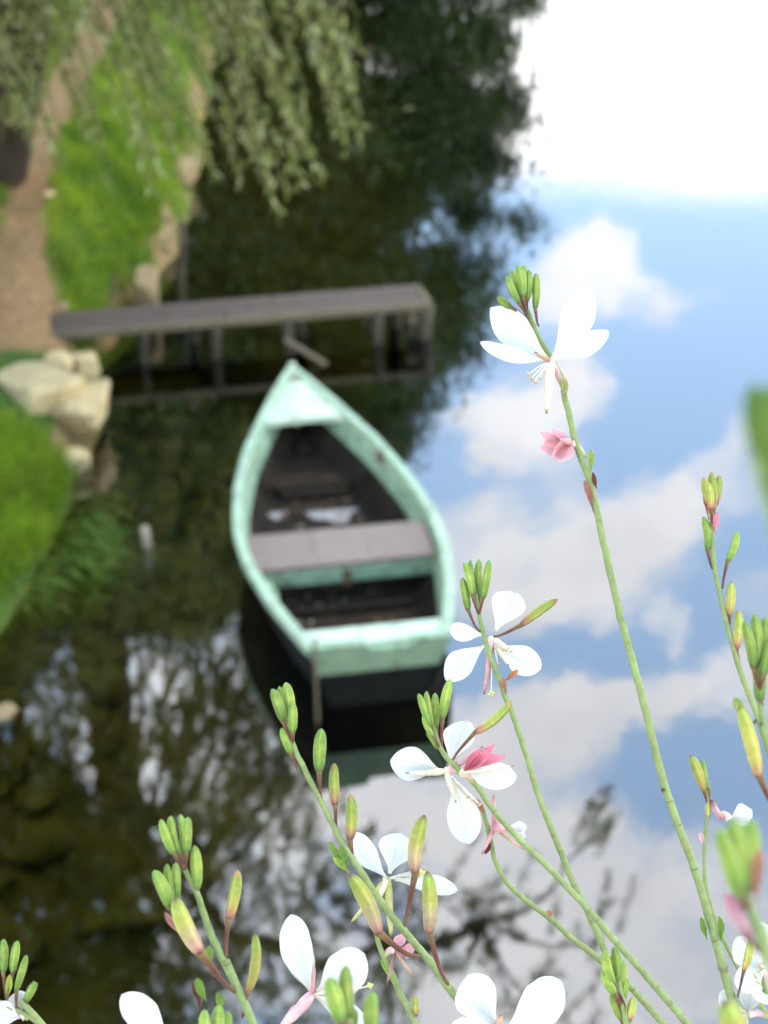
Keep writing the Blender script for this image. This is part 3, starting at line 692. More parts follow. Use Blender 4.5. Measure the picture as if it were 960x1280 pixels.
def broad_tree(base, prof, nclump, nleaf, lsize, label, clump_r=1.0, tint=(1, 1, 1), squash=1.0, rfun=None):
    """prof: list of (height, radius)"""
    base = np.array(base, float); t = thing('broadleaf_tree', base, label, 'tree', 'broadleaf trees along the far bank')
    hs, rs = zip(*prof); top = hs[-1]; lf = Leaves(); lm = MB()
    tr = spline([base+[0, 0, -.2], base+[.1, 0, top*.25], base+[-.2, .1, top*.5], base+[.1, 0, top*.8]], 6)
    MB().tube(tr, np.linspace(top*.026, top*.008, len(tr)), 10).build('trunk', 'bark', t, True)
    for i in range(nclump):
        z = random.uniform(hs[0], top); r = float(np.interp(z, hs, rs)); 
        a = random.uniform(0, 2*math.pi); q = math.sqrt(random.uniform(.12, 1.0)); q = q if random.random() < .75 else q*1.06
        c = base + np.array([r*q*math.cos(a), r*q*math.sin(a)*squash, z])
        if i % 4 == 0:
            k = min(len(tr)-1, int(len(tr)*min(.95, max(.2, z/top*.8)))); lm.tube([tr[k], (tr[k]+c)/2+[0, 0, .3], c], [.12, .07, .03], 5)
        cr = clump_r*random.uniform(.6, 1.3); n = int(nleaf*random.uniform(.6, 1.3))
        P = c + RNG.normal(0, cr*.42, (n, 3))*[1, 1, .7]; D = unit(RNG.normal(0, 1, (n, 3)) + [0, 0, -.3])
        C = np.array([[.075, .115, .038]])*np.array(tint)*random.uniform(.65, 1.35)*RNG.uniform(.7, 1.3, (n, 1))
        lf.add(P, D, RNG.uniform(.7, 1.3, n)*lsize, RNG.uniform(.7, 1.3, n)*lsize*.32, C)
    lm.build('limbs', 'bark', t); lf.build('crown', t)
def gz(x, y): return float(ground_h(np.array([x]), np.array([y]))[0])
broad_tree((-7.5, 45, gz(-7.5, 45)), [(.3, 9.0), (2, 11.2), (6, 11.3), (10, 10.5), (12, 9.5), (14, 8.6), (16.5, 7.4), (18.5, 5.0), (20.2, 2.6), (21, 1.0)], 1900, 300, .215, 'tall broad dark tree mirrored as the main dark mass in the water', 1.35)
broad_tree((-9.5, 30, gz(-9.5, 30)), [(.8, 3.0), (2, 5.0), (6, 5.6), (10, 5.0), (13, 3.0), (14.5, .8)], 210, 170, .24, 'dense bank tree behind the willow on the left bank', 1.0)
broad_tree((-12, 21, gz(-12, 21)), [(1, 3.0), (3, 5.0), (7, 5.6), (10, 4.6), (12.5, 1.0)], 170, 170, .22, 'leafy tree on the left bank outside the path, nearest the mound', 1.0)
broad_tree((-6.1, 11.0, gz(-6.1, 11.0)), [(3.6, 2.2), (4.5, 3.5), (6, 3.9), (8, 3.8), (9.5, 3.0), (10.8, 1.0)], 620, 210, .15, 'leafy tree left of the mound mirrored along the left edge', .7)
broad_tree((-15, 58, gz(-15, 58)), [(1, 5), (4, 8.5), (12, 9), (18, 6), (22, 1.5)], 220, 170, .34, 'far tall tree at the back of the left bank', 1.5)

# ------------------------------------------------------------------ terrace, planter
tb = MB().box((0, -.3, 1.2), (6.0, 1.8, 5.6), bev=.03); o = tb.build('terrace_wall', 'wallstone'); origin_to(o, (0, -.3, -1.6)); tag(o, 'pale stone terrace wall below the flowers', 'wall')
pl = thing('planter_box', (0, .32, 4.0), 'long timber planter box holding the flowers on the terrace wall', 'planter')
for (c, s_) in (((0, .535, 4.15), (1.5, .03, .29)), ((0, .075, 4.15), (1.5, .03, .29)), ((-.735, .305, 4.15), (.03, .43, .29)), ((.735, .305, 4.15), (.03, .43, .29))):
    MB().box(c, s_, bev=.004).build('side_board', 'planter', pl)
MB().box((0, .305, 4.13), (1.44, .43, .25)).build('soil', 'soil', pl)
SOILZ = 4.25

# ------------------------------------------------------------------ flowers
GREEN = (.20, .32, .05); LIME = (.37, .45, .075); YEL = (.52, .48, .10); RED = (.18, .055, .035); PINKB = (.55, .24, .14); STEMC = (.31, .36, .125); STEMR = (.20, .13, .06)
WHITE = (.76, .725, .645); CREAM = (.80, .70, .48); PINK = (.74, .25, .30); ROSE = (.80, .45, .45); BROWN = (.16, .08, .03)
def lerpc(a, b, t): return tuple(a[i]*(1-t)+b[i]*t for i in range(3))
def ramp_c(stops, t):
    for (p0, c0), (p1, c1) in zip(stops, stops[1:]):
        if t <= p1: return lerpc(c0, c1, (t-p0)/(p1-p0+1e-9))
    return stops[-1][1]
frng = random.Random(77)
CAMP = np.array([0, 0, CAMZ]); FWD = np.array([0, math.cos(PITCH), -math.sin(PITCH)])
_t = np.linspace(0, 1, 60); PW_T = _t; PW_W = np.interp(_t, [0, .08, .2, .35, .5, .6, .75, .87, .95, .985, 1.0], [.10, .13, .36, .72, .96, 1.0, .90, .66, .38, .20, .05])
for _ in range(3): PW_W[1:-1] = (PW_W[:-2]+2*PW_W[1:-1]+PW_W[2:])/4
def petal_mesh(base, tip, wid, cup=.25, bend=.12, roll=0.0, col0=CREAM, col1=WHITE, nu=22, nv=21, claw=True):
    base = np.array(base); tip = np.array(tip); ax = tip-base; L = np.linalg.norm(ax); ax /= L
    vdir = (base+tip)/2-CAMP; vdir /= np.linalg.norm(vdir)
    sd_ = np.cross(ax, -vdir); sd_ /= np.linalg.norm(sd_); nm = np.cross(sd_, ax); nm /= np.linalg.norm(nm)
    cr, sr = math.cos(roll), math.sin(roll); sd_, nm = sd_*cr + nm*sr, nm*cr - sd_*sr
    vs = []; cs = []; ph = frng.uniform(0, 6); sk = frng.uniform(-.06, .06)
    for i in range(nu):
        t = i/(nu-1); hw = wid/2*float(np.interp(t, PW_T, PW_W)) / max(.35, abs(cr)) * (1+.05*math.sin(9*t+ph)*t + .05*mnoise.noise(Vector((t*5, ph*7, .3))))
        for k in range(nv):
            q = k/(nv-1)*2-1
            tt = t**.93 if t > 0 else 0.0
            z = 1.5*cup*wid*(q*q-.3)*math.sin(math.pi*min(t*1.1, 1)) + bend*L*(t*t-t) + .03*wid*math.sin(5*t+ph+3*q)*abs(q)
            z += .016*wid*math.cos(q*math.pi*5)*t + .035*wid*mnoise.noise(Vector((q*1.6+ph*5, t*2.4, ph*3)))*t
            vs.append(base + ax*L*tt + sd_*(hw*q + sk*L*math.sin(math.pi*t)) + nm*z)
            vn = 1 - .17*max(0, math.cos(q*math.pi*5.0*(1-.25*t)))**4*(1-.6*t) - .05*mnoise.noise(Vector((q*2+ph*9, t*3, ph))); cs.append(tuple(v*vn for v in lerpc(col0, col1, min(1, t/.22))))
    fs = [(i*nv+k, (i+1)*nv+k, (i+1)*nv+k+1, i*nv+k+1) for i in range(nu-1) for k in range(nv-1)]
    return MB().add(vs, fs, cs)
def spindle(mb, base, tip, wid, stops, bend=.05, n=16, hairs=80, blunt=.5):
    base = np.array(base); tip = np.array(tip); ax = tip-base; L = np.linalg.norm(ax); ax /= L
    s1 = np.cross(ax, FWD); s1 /= np.linalg.norm(s1)+1e-9; s2 = np.cross(ax, s1); a = frng.uniform(0, 6.28)
    bd = (s1*math.cos(a)+s2*math.sin(a))*bend*L; T = np.linspace(0, 1, n)
    prof = np.interp(T, [0, .06, .2, .5, .75, .9, .97, 1], [.42, .66, .88, 1.0, .92, .68, .40, .12])*.92
    pts = np.array([base+ax*L*t+bd*(4*t*(1-t)) for t in T]); cs = [ramp_c(stops, t) for t in T]
    mb.tube(pts, prof*wid/2, 16, cs, ridge=.085)
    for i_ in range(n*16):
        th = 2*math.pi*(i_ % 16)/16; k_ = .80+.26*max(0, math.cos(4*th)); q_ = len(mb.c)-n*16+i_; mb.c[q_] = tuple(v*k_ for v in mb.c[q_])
    for _ in range(hairs):
        t = frng.uniform(.05, .97); th = frng.uniform(0, 6.28); r = float(np.interp(t, T, prof))*wid/2
        d = s1*math.cos(th)+s2*math.sin(th); p = base+ax*L*t+bd*(4*t*(1-t))+d*r*.95
        hl = wid*frng.uniform(.12, .32); q = p+d*hl+ax*hl*.5; w_ = np.cross(d, ax)*wid*.016
        mb.add([p-w_, p+w_, q], [(0, 1, 2)], lerpc(ramp_c(stops, t), (.8, .8, .6), .45))
PAL = {'d': [(0, STEMR), (.2, (.12, .20, .02)), (.7, (.16, .26, .025)), (1, (.11, .19, .02))], 'g': [(0, STEMR), (.12, GREEN), (.6, LIME), (1, GREEN)], 'y': [(0, PINKB), (.2, (.55, .45, .10)), (.6, YEL), (.92, LIME), (1, BROWN)],
       'p': [(0, RED), (.1, (.56, .30, .2)), (.32, (.58, .44, .21)), (.58, YEL), (.9, LIME), (1, RED)], 'r': [(0, RED), (.4, ROSE), (1, PINK)],
       'o': [(0, RED), (.15, PINKB), (.35, YEL), (.8, LIME), (1, (.5, .25, .08))]}
class Stem:
    def __init__(s, pts, d, r_px, label, root=None, n=7, rc=STEMC):
        """pts: pixel path from the tip downwards (with optional own depth)"""
        s.d = d; P = [at_depth(p[0], p[1], p[2] if len(p) > 2 else d) for p in pts]
        end = P[-1]; r0 = root or (end[0]*.75+frng.uniform(-.02, .02), min(.49, max(.13, end[1]*.9)))
        dirv = (P[-1]-P[-2]); dirv /= np.linalg.norm(dirv)
        gap = end[2]-SOILZ
        P2 = end+dirv*gap*.4; P2[1] = min(P2[1], .5)
        P += [P2, np.array([r0[0], r0[1], SOILZ-.02])]
        c = spline(P, n); m_ = len(c); rb = r_px/F*d; c[1:-1] += np.array([[frng.gauss(0, 1), frng.gauss(0, 1), frng.gauss(0, 1)] for _ in range(m_-2)])*rb*.05
        s.o = thing('flower_stem', (r0[0], r0[1], SOILZ), label, 'flower', 'white flower stems in the foreground')
        rad = np.linspace(rb*.78, rb*1.35, m_); cols = [tuple(v*frng.uniform(.96, 1.04) for v in lerpc((.26, .33, .10), rc, min(1, i/(m_*.35)))) for i in range(m_)]
        mb = MB().tube(c, rad, 9, cols)
        # leaf-scar nodes
        for k in sorted(frng.sample(range(4, m_-6), max(1, (m_-10)//13))):
            mb.tube([c[k]-(c[k+1]-c[k])*.12, c[k], c[k]+(c[k+1]-c[k])*.12], [rad[k]*1.0, rad[k]*1.18, rad[k]*1.0], 8, [cols[k], lerpc(cols[k], STEMR, .6), cols[k]])
        mb.build('stem', 'bud', s.o, True)
    def px(s, w_, d=None): return w_/F*(d or s.d)
    def bud(s, tip, base, w_, pal='g', ped=None, d=None, dd=0.0, name='bud', via=None):
        w_ *= frng.uniform(.88, 1.08); d = d or s.d; mb = MB(); b = at_depth(base[0], base[1], d); t = at_depth(tip[0], tip[1], d+dd)
        kk = frng.uniform(.85, 1.25); yy = frng.uniform(-.04, .06)
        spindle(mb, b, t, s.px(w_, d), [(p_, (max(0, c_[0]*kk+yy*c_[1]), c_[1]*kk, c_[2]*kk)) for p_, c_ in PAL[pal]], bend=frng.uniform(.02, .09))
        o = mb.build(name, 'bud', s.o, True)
        if ped:
            e = at_depth(ped[0], ped[1], s.d); m_ = (b+e)/2 + (b-t)*.12
            c = spline([b+(t-b)*.04, m_, e], 5); n_ = len(c); r_ = s.px(w_, d)
            k = MB().tube(c, np.interp(np.linspace(0, 1, n_), [0, .15, .5, 1], [.26, .19, .14, .13])*r_, 7, [ramp_c([(0, (.24, .16, .05)), (.25, RED), (1, STEMR)], i/n_) for i in range(n_)])
            k.build('floral_tube', 'bud', o, True)
    def cluster(s, buds, base, pal='g', d=None):
        for i, (t, b, w_) in enumerate(buds):
            b = (b[0]*.78+base[0]*.22, b[1]*.78+base[1]*.22); s.bud(t, b, w_*1.04, pal, ped=base, d=(d or s.d)+(i % 3-1)*.0022)
    def leaf(s, tip, base, w_, c=GREEN, d=None):
        d = d or s.d; b = at_depth(base[0], base[1], d); t = at_depth(tip[0], tip[1], d-.002)
        petal_mesh(b, t, s.px(w_, d), .35, .2, frng.uniform(-.5, .5), c, c, 8, 5).build('bract', 'bud', s.o, True)
    def flower(s, cen, petals, tube=None, sepals=(), stamens=(), d=None, stigma=None, name='flower', colr=None):
        """petals: (tipx, tipy, width, ddepth, cup, roll[, basex, basey])"""
        d = d or s.d; C = at_depth(cen[0], cen[1], d); mb = MB()
        e = at_depth(tube[0], tube[1], s.d) if tube else C-FWD*0+np.array([0, 0, -.006])
        c = spline([e, (e+C)/2+np.array([0, .0006, .0004]), C], 5); n_ = len(c); r_ = s.px(9, d)
        mb.tube(c, np.linspace(r_*.38, r_*.62, n_), 8, [ramp_c([(0, LIME), (.5, ROSE), (1, CREAM)], i/(n_-1)) for i in range(n_)])
        f = mb.build(name, 'bud', s.o, True)
        for i, p in enumerate(petals):
            b = at_depth(p[6], p[7], d) if len(p) > 6 else C
            t = at_depth(p[0], p[1], d+p[3]); c0, c1 = (CREAM, WHITE) if not colr else colr
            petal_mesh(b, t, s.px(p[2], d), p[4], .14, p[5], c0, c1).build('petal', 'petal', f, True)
        for (tx, ty, w_, cc) in sepals:
            t = at_depth(tx, ty, d-.003); k = MB(); L = t-C
            q = spline([C, C+L*.45+np.array([0, -.0008, .0004]), t], 5); m_ = len(q)
            k.tube(q, np.interp(np.linspace(0, 1, m_), [0, .2, .6, .9, 1], [.7, 1, .85, .45, .15])*s.px(w_, d)/2, 8, [ramp_c([(0, cc), (.75, lerpc(cc, CREAM, .4)), (.93, cc), (1, BROWN)], i/(m_-1)) for i in range(m_)])
            k.build('sepal', 'bud', f, True)
        for (tx, ty) in stamens:
            t = at_depth(tx, ty, d-.004+frng.uniform(-.002, .002)); k = MB(); q = spline([C, (C+t)/2+np.array([0, -.001, .001]), t], 4)
            k.tube(q, s.px(1.5, d)/2*1.2, 5, [(.8, .74, .6)]*len(q)); dd = (q[-1]-q[-2]); dd /= np.linalg.norm(dd)
            sdv = np.cross(dd, FWD); k.tube([t-sdv*s.px(4), t, t+sdv*s.px(4)], [s.px(.8), s.px(1.6), s.px(.8)], 6, [(.62, .45, .2)]*3)
            k.build('stamen', 'bud', f, True)
        if stigma:
            t = at_depth(stigma[0], stigma[1], d-.005); k = MB(); q = spline([C, (C+t)/2+np.array([0, -.001, 0]), t], 4)
            k.tube(q, s.px(1.8, d)/2, 5, [(.8, .75, .55)]*len(q))
            for a in range(4):
                v = np.array([math.cos(a*1.57+.4), 0, math.sin(a*1.57+.4)])*s.px(5); k.tube([t, t+v*.6, t+v], [s.px(1.6), s.px(1.8), s.px(.7)], 6, [(.75, .72, .25)]*3)
            k.build('pistil', 'bud', f, True)
        return f

# S1: the tall stem with the topmost flower
s = Stem([(657, 385, .402), (672, 420, .403), (700, 470, .402), (708, 505, .4), (722, 560, .4), (740, 612, .4), (757, 690, .4), (779, 783, .4), (800, 860, .4), (832, 985, .4), (868, 1085, .4), (893, 1170, .4), (918, 1262, .4)], .40, 4.4,
         'tallest flower stem, wide open white flower on top, pink wilted one below', root=(.075, .33))
s.cluster([((647, 331), (652, 366), 11), ((655, 331), (656, 364), 11), ((639, 337), (648, 370), 10), ((633, 345), (646, 376), 10), ((661, 337), (659, 372), 9), ((643, 356), (652, 384), 9)], (659, 392))
s.bud((622, 371), (639, 384), 10, ped=(662, 398)); s.bud((670, 341), (669, 386), 11, ped=(674, 408))
s.flower((688, 452), [(613, 385, 43, .006, .22, .1), (600, 428, 20, -.006, .2, -.3), (739, 357, 43, .005, .22, -.15), (761, 414, 29, -.006, .2, .3)], tube=(704, 484),
         sepals=[(683, 517, 13, CREAM), (668, 440, 7, (.45, .2, .12))], stamens=[(664, 473), (668, 477), (674, 472), (661, 468)], d=.397)
s.leaf((704, 470), (707, 500), 9, (.45, .4, .16)); s.leaf((738, 561), (738, 592), 8, LIME); s.leaf((730, 600), (742, 641), 9, (.45, .17, .12)); s.leaf((741, 590), (746, 612), 6, RED)
s.flower((714, 553), [(676, 541, 14, 0, .5, .5), (676, 560, 20, .002, .6, .1), (693, 575, 24, -.002, .7, .2), (690, 537, 13, .001, .4, -.3)], tube=(731, 572), name='wilted_flower', colr=(PINK, ROSE), sepals=[(698, 550, 9, PINK)])
for a, b in (((876, 1146), (884, 1176)), ((899, 1145), (900, 1178)), ((827, 985), (832, 992))): s.leaf(a, b, 8 if a[0] != 827 else 5, GREEN if a[0] != 827 else RED)
# S2
s = Stem([(594, 742), (600, 775), (606, 798), (614, 825), (624, 848), (632, 872), (645, 905), (657, 942), (675, 1000), (695, 1050), (715, 1100), (737, 1145), (760, 1200), (790, 1290)], .405, 3.6,
         'slender stem beside the boat stern, white flower with a pink sepal hanging', root=(.05, .30))
s.cluster([((580, 703), (588, 738), 10), ((588, 700), (593, 738), 10), ((599, 699), (599, 738), 10), ((611, 700), (605, 744), 11)], (598, 768))
s.bud((578, 722), (585, 763), 11, 'g', ped=(600, 790))
s.bud((697, 749), (651, 782), 12, 'o', ped=(617, 796), dd=-.004)
s.flower((615, 799), [(646, 740, 43, .004, .2, .1, 620, 788), (561, 786, 24, .002, .15, .3, 605, 794), (557, 850, 34, -.003, .2, -.2, 607, 806), (676, 837, 38, -.002, .2, .25, 622, 805)], tube=(610, 818),
         sepals=[(605, 868, 9, PINK), (640, 815, 10, CREAM), (636, 832, 9, CREAM)], stamens=[(628, 820), (634, 812), (622, 830)], stigma=(614, 867), d=.409)
s.leaf((648, 837), (630, 852), 7, (.55, .22, .08)); s.leaf((629, 846), (634, 874), 7, (.5, .2, .12))
# S3
s = Stem([(540, 905), (552, 938), (569, 958), (594, 980), (614, 1009), (645, 1045), (680, 1079), (730, 1131), (765, 1172), (800, 1211), (838, 1255), (872, 1296)], .395, 3.8,
         'stem crossing the lower middle with a four petalled white flower and pink wilted bloom', root=(.09, .31))
s.cluster([((523, 867), (533, 902), 10), ((533, 864), (538, 904), 11), ((544, 866), (544, 902), 10), ((529, 894), (540, 918), 8), ((533, 915), (545, 936), 8)], (550, 934))
s.bud((563, 849), (553, 898), 13, 'g', ped=(553, 937))
s.bud((640, 876), (593, 916), 12, 'o', ped=(566, 950), dd=-.003)
s.flower((558, 964), [(586, 901, 38, .003, .2, .2, 562, 956), (488, 951, 42, -.002, .2, .15, 552, 964), (587, 1055, 43, -.002, .2, -.1, 565, 976), (646, 972, 36, .003, .2, .1, 572, 966)], tube=(576, 966),
         sepals=[(507, 966, 9, CREAM), (570, 1003, 9, CREAM), (604, 933, 10, ROSE)], stamens=[(600, 1006), (592, 1000), (586, 996)], d=.398)
s.flower((578, 966), [(618, 930, 12, -.002, .4, .3), (612, 938, 14, -.003, .5, -.2), (632, 945, 13, -.001, .4, .5), (600, 936, 12, -.002, .5, .2)], tube=(590, 978), name='wilted_flower', colr=(ROSE, PINK), d=.392, sepals=[(642, 957, 7, CREAM)])
# S4
s = Stem([(600, 1002), (606, 1022), (612, 1045), (618, 1072), (630, 1098), (655, 1124), (685, 1146), (715, 1173), (745, 1196), (790, 1236), (835, 1286)], .412, 3.4,
         'curved stem with a shrivelled pink and white flower just under the four petalled bloom', root=(.06, .36))
s.leaf((595, 998), (608, 1025), 7, (.5, .22, .1)); s.leaf((606, 1068), (614, 1046), 7, RED)
s.flower((618, 1034), [(659, 1034, 14, 0, .4, .3, 634, 1034), (657, 1047, 14, .001, .5, -.2, 634, 1037)], tube=(612, 1046), name='wilted_flower', sepals=[(617, 994, 7, PINK), (602, 1068, 6, PINK), (634, 1036, 13, PINK), (655, 1062, 5, PINKB)])
s.leaf((684, 1138), (689, 1147), 6, (.6, .25, .15))
# S5
s = Stem([(362, 905), (366, 930), (380, 960), (394, 988), (410, 1018), (424, 1046), (444, 1078), (466, 1112), (490, 1145), (514, 1174), (540, 1205), (564, 1238), (602, 1288)], .385, 4.2,
         'long leaning stem in front of the boat carrying many upright yellow green buds', root=(.05, .29))
s.cluster([((340, 861), (350, 894), 13), ((357, 853), (362, 892), 15), ((349, 858), (356, 897), 12), ((366, 878), (366, 912), 12)], (366, 928))
s.bud((352, 910), (364, 942), 13, ped=(372, 962))
s.bud((402, 911), (399, 965), 17, 'g', ped=(402, 1001)); s.bud((418, 954), (419, 1008), 15, 'o', ped=(421, 1036)); s.bud((438, 993), (437, 1050), 15, 'o', ped=(446, 1085))
s.leaf((412, 1052), (430, 1082), 9); s.leaf((424, 1058), (434, 1088), 8); s.leaf((416, 1072), (437, 1092), 9, LIME)
s.bud((437, 1093), (474, 1168), 23, 'p', ped=(528, 1196), d=.375); s.bud((531, 1019), (519, 1092), 19, 'p', ped=(505, 1158)); s.bud((534, 1089), (536, 1167), 19, 'p', ped=(562, 1234), d=.378)
# S6
s = Stem([(484, 1108), (478, 1128), (472, 1150), (471, 1168), (478, 1192), (490, 1216), (505, 1250), (526, 1292)], .41, 3.2,
         'short thin stem with a white flower spreading three petals behind the red stalked buds', root=(.01, .34))
s.flower((484, 1098), [(442, 1041, 30, .003, .2, .25), (501, 1041, 46, .004, .22, 0, 487, 1092), (572, 1113, 24, -.004, .2, .4, 494, 1100)], tube=(477, 1130), sepals=[(437, 1155, 8, YEL), (489, 1172, 11, YEL), (470, 1130, 8, CREAM)],
         stamens=[(524, 1093), (528, 1090), (520, 1099), (530, 1086)], stigma=(527, 1091))
s.flower((494, 1188), [(506, 1168, 14, 0, .5, .3), (520, 1182, 14, .001, .5, -.2), (512, 1196, 14, 0, .6, .4)], tube=(480, 1196), name='wilted_flower', colr=(PINK, ROSE), sepals=[(518, 1222, 5, PINKB), (483, 1232, 6, RED)])
s.bud((476, 1200), (496, 1232), 9, 'g'); s.bud((518, 1244), (520, 1270), 9, 'o')
# S7
s = Stem([(229, 1082), (238, 1100), (247, 1118), (259, 1155), (270, 1182), (283, 1208), (300, 1242), (320, 1288)], .345, 4.4,
         'lower left stem with two green bud clusters and yellow hairy buds', root=(-.04, .27), rc=(.29, .36, .12))
s.cluster([((201, 1024), (214, 1062), 14), ((213, 1020), (221, 1064), 13), ((225, 1018), (227, 1064), 12), ((235, 1021), (234, 1060), 13)], (231, 1088))
s.bud((243, 1057), (246, 1112), 16, ped=(250, 1132))
s.cluster([((192, 1088), (207, 1130), 16), ((209, 1080), (214, 1128), 13), ((220, 1078), (219, 1120), 12)], (228, 1150), d=.34)
s.bud((219, 1122), (251, 1192), 23, 'p', ped=(294, 1240), d=.335); s.bud((297, 1088), (285, 1150), 17, 'o', ped=(283, 1196)); s.bud((318, 1166), (309, 1240), 17, 'y', ped=(302, 1272))
s.leaf((206, 1140), (225, 1168), 8, (.5, .25, .2)); s.leaf((262, 1182), (262, 1212), 12); s.leaf((246, 1222), (258, 1252), 12, GREEN); s.leaf((240, 1228), (252, 1266), 7, RED); s.leaf((272, 1240), (276, 1266), 10)
s.cluster([((256, 1262), (262, 1300), 18), ((274, 1256), (274, 1300), 18), ((284, 1264), (284, 1300), 14)], (275, 1320), d=.33)
# S8
s = Stem([(378, 1262), (352, 1284), (320, 1330)], .375, 4, 'bottom stem with an upright white flower of two broad petals beside blurred buds', root=(-.03, .3), rc=ROSE)
s.flower((390, 1243), [(364, 1143, 42, .003, .25, .35), (456, 1192, 56, -.002, .25, .1, 396, 1240), (372, 1180, 34, .004, .2, .5), (462, 1290, 30, -.003, .2, .4)], tube=(366, 1272), sepals=[(346, 1290, 16, ROSE), (394, 1208, 5, PINK)], stamens=[(428, 1236), (440, 1240)], stigma=(462, 1232))
# S9 near blurred buds
s = Stem([(432, 1250), (438, 1290), (445, 1340)], .285, 5, 'out of focus green bud cluster at the bottom edge in front of a white flower', root=(-.01, .22))
s.cluster([((411, 1222), (424, 1275), 22), ((432, 1207), (436, 1268), 20), ((443, 1260), (440, 1300), 18)], (438, 1292))
s.bud((467, 1240), (468, 1298), 22, 'g', ped=(450, 1330))
# S10
s = Stem([(622, 1288), (640, 1330), (665, 1380)], .385, 4, 'bottom edge stem with two big rounded white petals spread like wings', root=(.045, .27))
s.flower((622, 1282), [(584, 1219, 56, .003, .25, .2), (702, 1226, 56, .002, .22, -.1, 632, 1286), (560, 1290, 30, -.002, .2, .3)], tube=(634, 1316), sepals=[(626, 1268, 11, PINKB)], d=.38)
# S11
s = Stem([(214, 1298), (225, 1340), (238, 1390)], .35, 4, 'bottom left stem with a single white petal tip showing above the edge', root=(-.05, .24))
s.flower((212, 1302), [(152, 1243, 42, 0, .2, .2), (262, 1300, 34, 0, .2, 0)], tube=(222, 1330))
# S12
s = Stem([(-30, 1238), (2, 1254), (28, 1266), (56, 1284), (80, 1310)], .37, 3.5, 'stem at the bottom left corner with small upright buds and a pale petal', root=(-.075, .29))
s.bud((4, 1174), (4, 1216), 12, ped=(10, 1256)); s.bud((22, 1176), (16, 1216), 12, ped=(8, 1252)); s.bud((33, 1194), (20, 1238), 12, ped=(24, 1262)); s.bud((45, 1228), (32, 1252), 12, 'g', ped=(40, 1272))
s.leaf((12, 1218), (8, 1248), 9, LIME)
s.flower((26, 1272), [(24, 1238, 26, .002, .3, .3), (-10, 1262, 32, -.002, .2, 0)], tube=(36, 1274), colr=((.85, .6, .55), WHITE))
# S13
s = Stem([(890, 640), (890, 668), (892, 700), (897, 730), (904, 762), (915, 804), (928, 846), (942, 882), (956, 922), (978, 985), (1000, 1060)], .42, 3.4, 'right hand stem with a round reddish bud head standing against reflected clouds', root=(.1, .36))
s.cluster([((880, 596), (886, 626), 12), ((889, 590), (890, 628), 12), ((899, 594), (894, 626), 12), ((885, 602), (888, 634), 9), ((894, 600), (892, 634), 9)], (891, 655), 'o')
s.leaf((883, 600), (886, 650), 8, PINKB); s.leaf((896, 640), (893, 668), 8, PINK)
s.bud((879, 646), (884, 688), 11, 'g', ped=(891, 712)); s.bud((921, 664), (909, 702), 12, 'g', ped=(903, 736)); s.bud((914, 727), (912, 768), 12, 'y', ped=(911, 788)); s.bud((923, 762), (920, 812), 13, 'o', ped=(934, 862))
# S14
s = Stem([(942, 830), (950, 880), (962, 940), (985, 1020)], .33, 4, 'slightly blurred green bud cluster at the right edge above a long yellow bud', root=(.09, .26))
s.cluster([((930, 776), (939, 828), 15), ((943, 767), (945, 824), 15), ((957, 771), (950, 826), 16), ((968, 790), (955, 840), 14)], (950, 862))
s.bud((953, 818), (950, 878), 18, 'g', ped=(958, 912)); s.bud((918, 872), (932, 900), 14, 'g', ped=(946, 900))
s.bud((924, 882), (948, 970), 22, 'y', ped=(972, 1012), d=.325)
# S15
s = Stem([(882, 985), (885, 1004), (881, 1050), (881, 1098), (889, 1136), (906, 1178), (931, 1224), (958, 1268), (985, 1310)], .42, 2.6, 'thin wiry stem on the right with two small buds and a pink tube', root=(.1, .38))
s.bud((863, 944), (880, 988), 13, 'y', ped=(884, 1004)); s.bud((879, 950), (886, 988), 11, 'g', ped=(884, 1006)); s.bud((904, 1025), (889, 1000), 10, 'r', ped=(884, 1006)); s.bud((885, 1002), (885, 1022), 8, 'y')
s.leaf((876, 1040), (881, 1056), 7, ROSE)
s.flower((912, 1024), [(940, 1012, 22, .002, .3, .3), (938, 1026, 18, 0, .3, 0)], tube=(900, 1018))
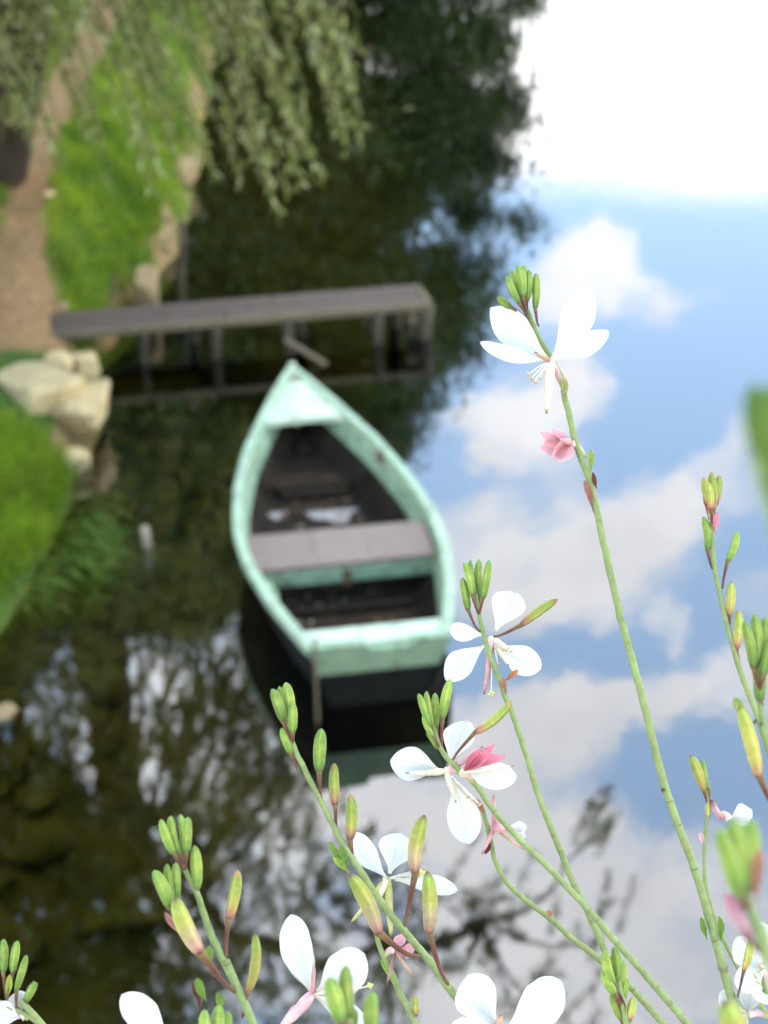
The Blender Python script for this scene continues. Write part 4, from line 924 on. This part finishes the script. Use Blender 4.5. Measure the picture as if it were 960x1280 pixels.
# S16
s = Stem([(930, 1112), (940, 1140), (958, 1192), (985, 1260), (1010, 1330)], .205, 7, 'large blurred bud head close to the lens at the lower right', root=(.055, .16))
s.cluster([((897, 1036), (922, 1112), 26), ((917, 1024), (928, 1108), 28), ((938, 1024), (935, 1110), 26), ((908, 1046), (925, 1120), 22)], (934, 1130))
s.bud((908, 1118), (938, 1176), 20, 'r', ped=(955, 1190)); s.leaf((950, 1060), (946, 1130), 14, PINKB)
# S17 very near blob at the right edge
s = Stem([(975, 640), (1000, 760), (1040, 900)], .125, 8, 'very blurred dark green bud poking in from the right edge nearest the lens', root=(.04, .135))
s.bud((941, 480), (978, 640), 54, 'd'); s.bud((976, 474), (992, 640), 56, 'd'); s.bud((972, 540), (984, 640), 36, 'o')
# S18
s = Stem([(950, 1215), (965, 1260), (985, 1310)], .40, 3.6, 'lower right corner stem with several overlapping white petals and brown stamens', root=(.12, .32))
s.flower((954, 1212), [(920, 1172, 34, .002, .25, .2), (952, 1152, 34, .004, .2, 0), (990, 1180, 36, .002, .2, 0), (922, 1236, 34, -.003, .25, -.2), (960, 1256, 34, -.002, .2, .1)], tube=(960, 1240), stamens=[(950, 1096+110), (944, 1220), (948, 1228)])
s.flower((935, 1268), [(900, 1240, 30, .002, .3, .3), (940, 1236, 30, .003, .3, 0), (915, 1290, 30, 0, .2, .3)], tube=(962, 1272), stamens=[(925, 1262), (918, 1270)])
s.bud((937, 1176), (930, 1212), 12, 'y', ped=(922, 1246), d=.37)
# S19
s = Stem([(770, 1215), (776, 1245), (783, 1280), (795, 1340)], .365, 4.5, 'compact green bud head at the bottom where the thin stems cross', root=(.065, .26))
s.cluster([((757, 1187), (765, 1222), 13), ((767, 1183), (769, 1222), 13), ((778, 1200), (773, 1232), 13), ((753, 1213), (767, 1240), 14), ((763, 1196), (769, 1234), 10), ((783, 1222), (776, 1252), 12)], (776, 1256))
s.bud((764, 1242), (776, 1274), 12, ped=(781, 1290)); s.bud((792, 1246), (786, 1276), 13, 'o', ped=(784, 1296)); s.leaf((772, 1240), (780, 1280), 9, RED)
# S20
s = Stem([(928, 1310), (945, 1360), (960, 1420)], .235, 5, 'blurred yellow bud tip at the bottom edge near the right corner', root=(.06, .18))
s.bud((905, 1252), (928, 1314), 34, 'y')

for o in list(bpy.data.objects):
    if '_org' in o: del o['_org']
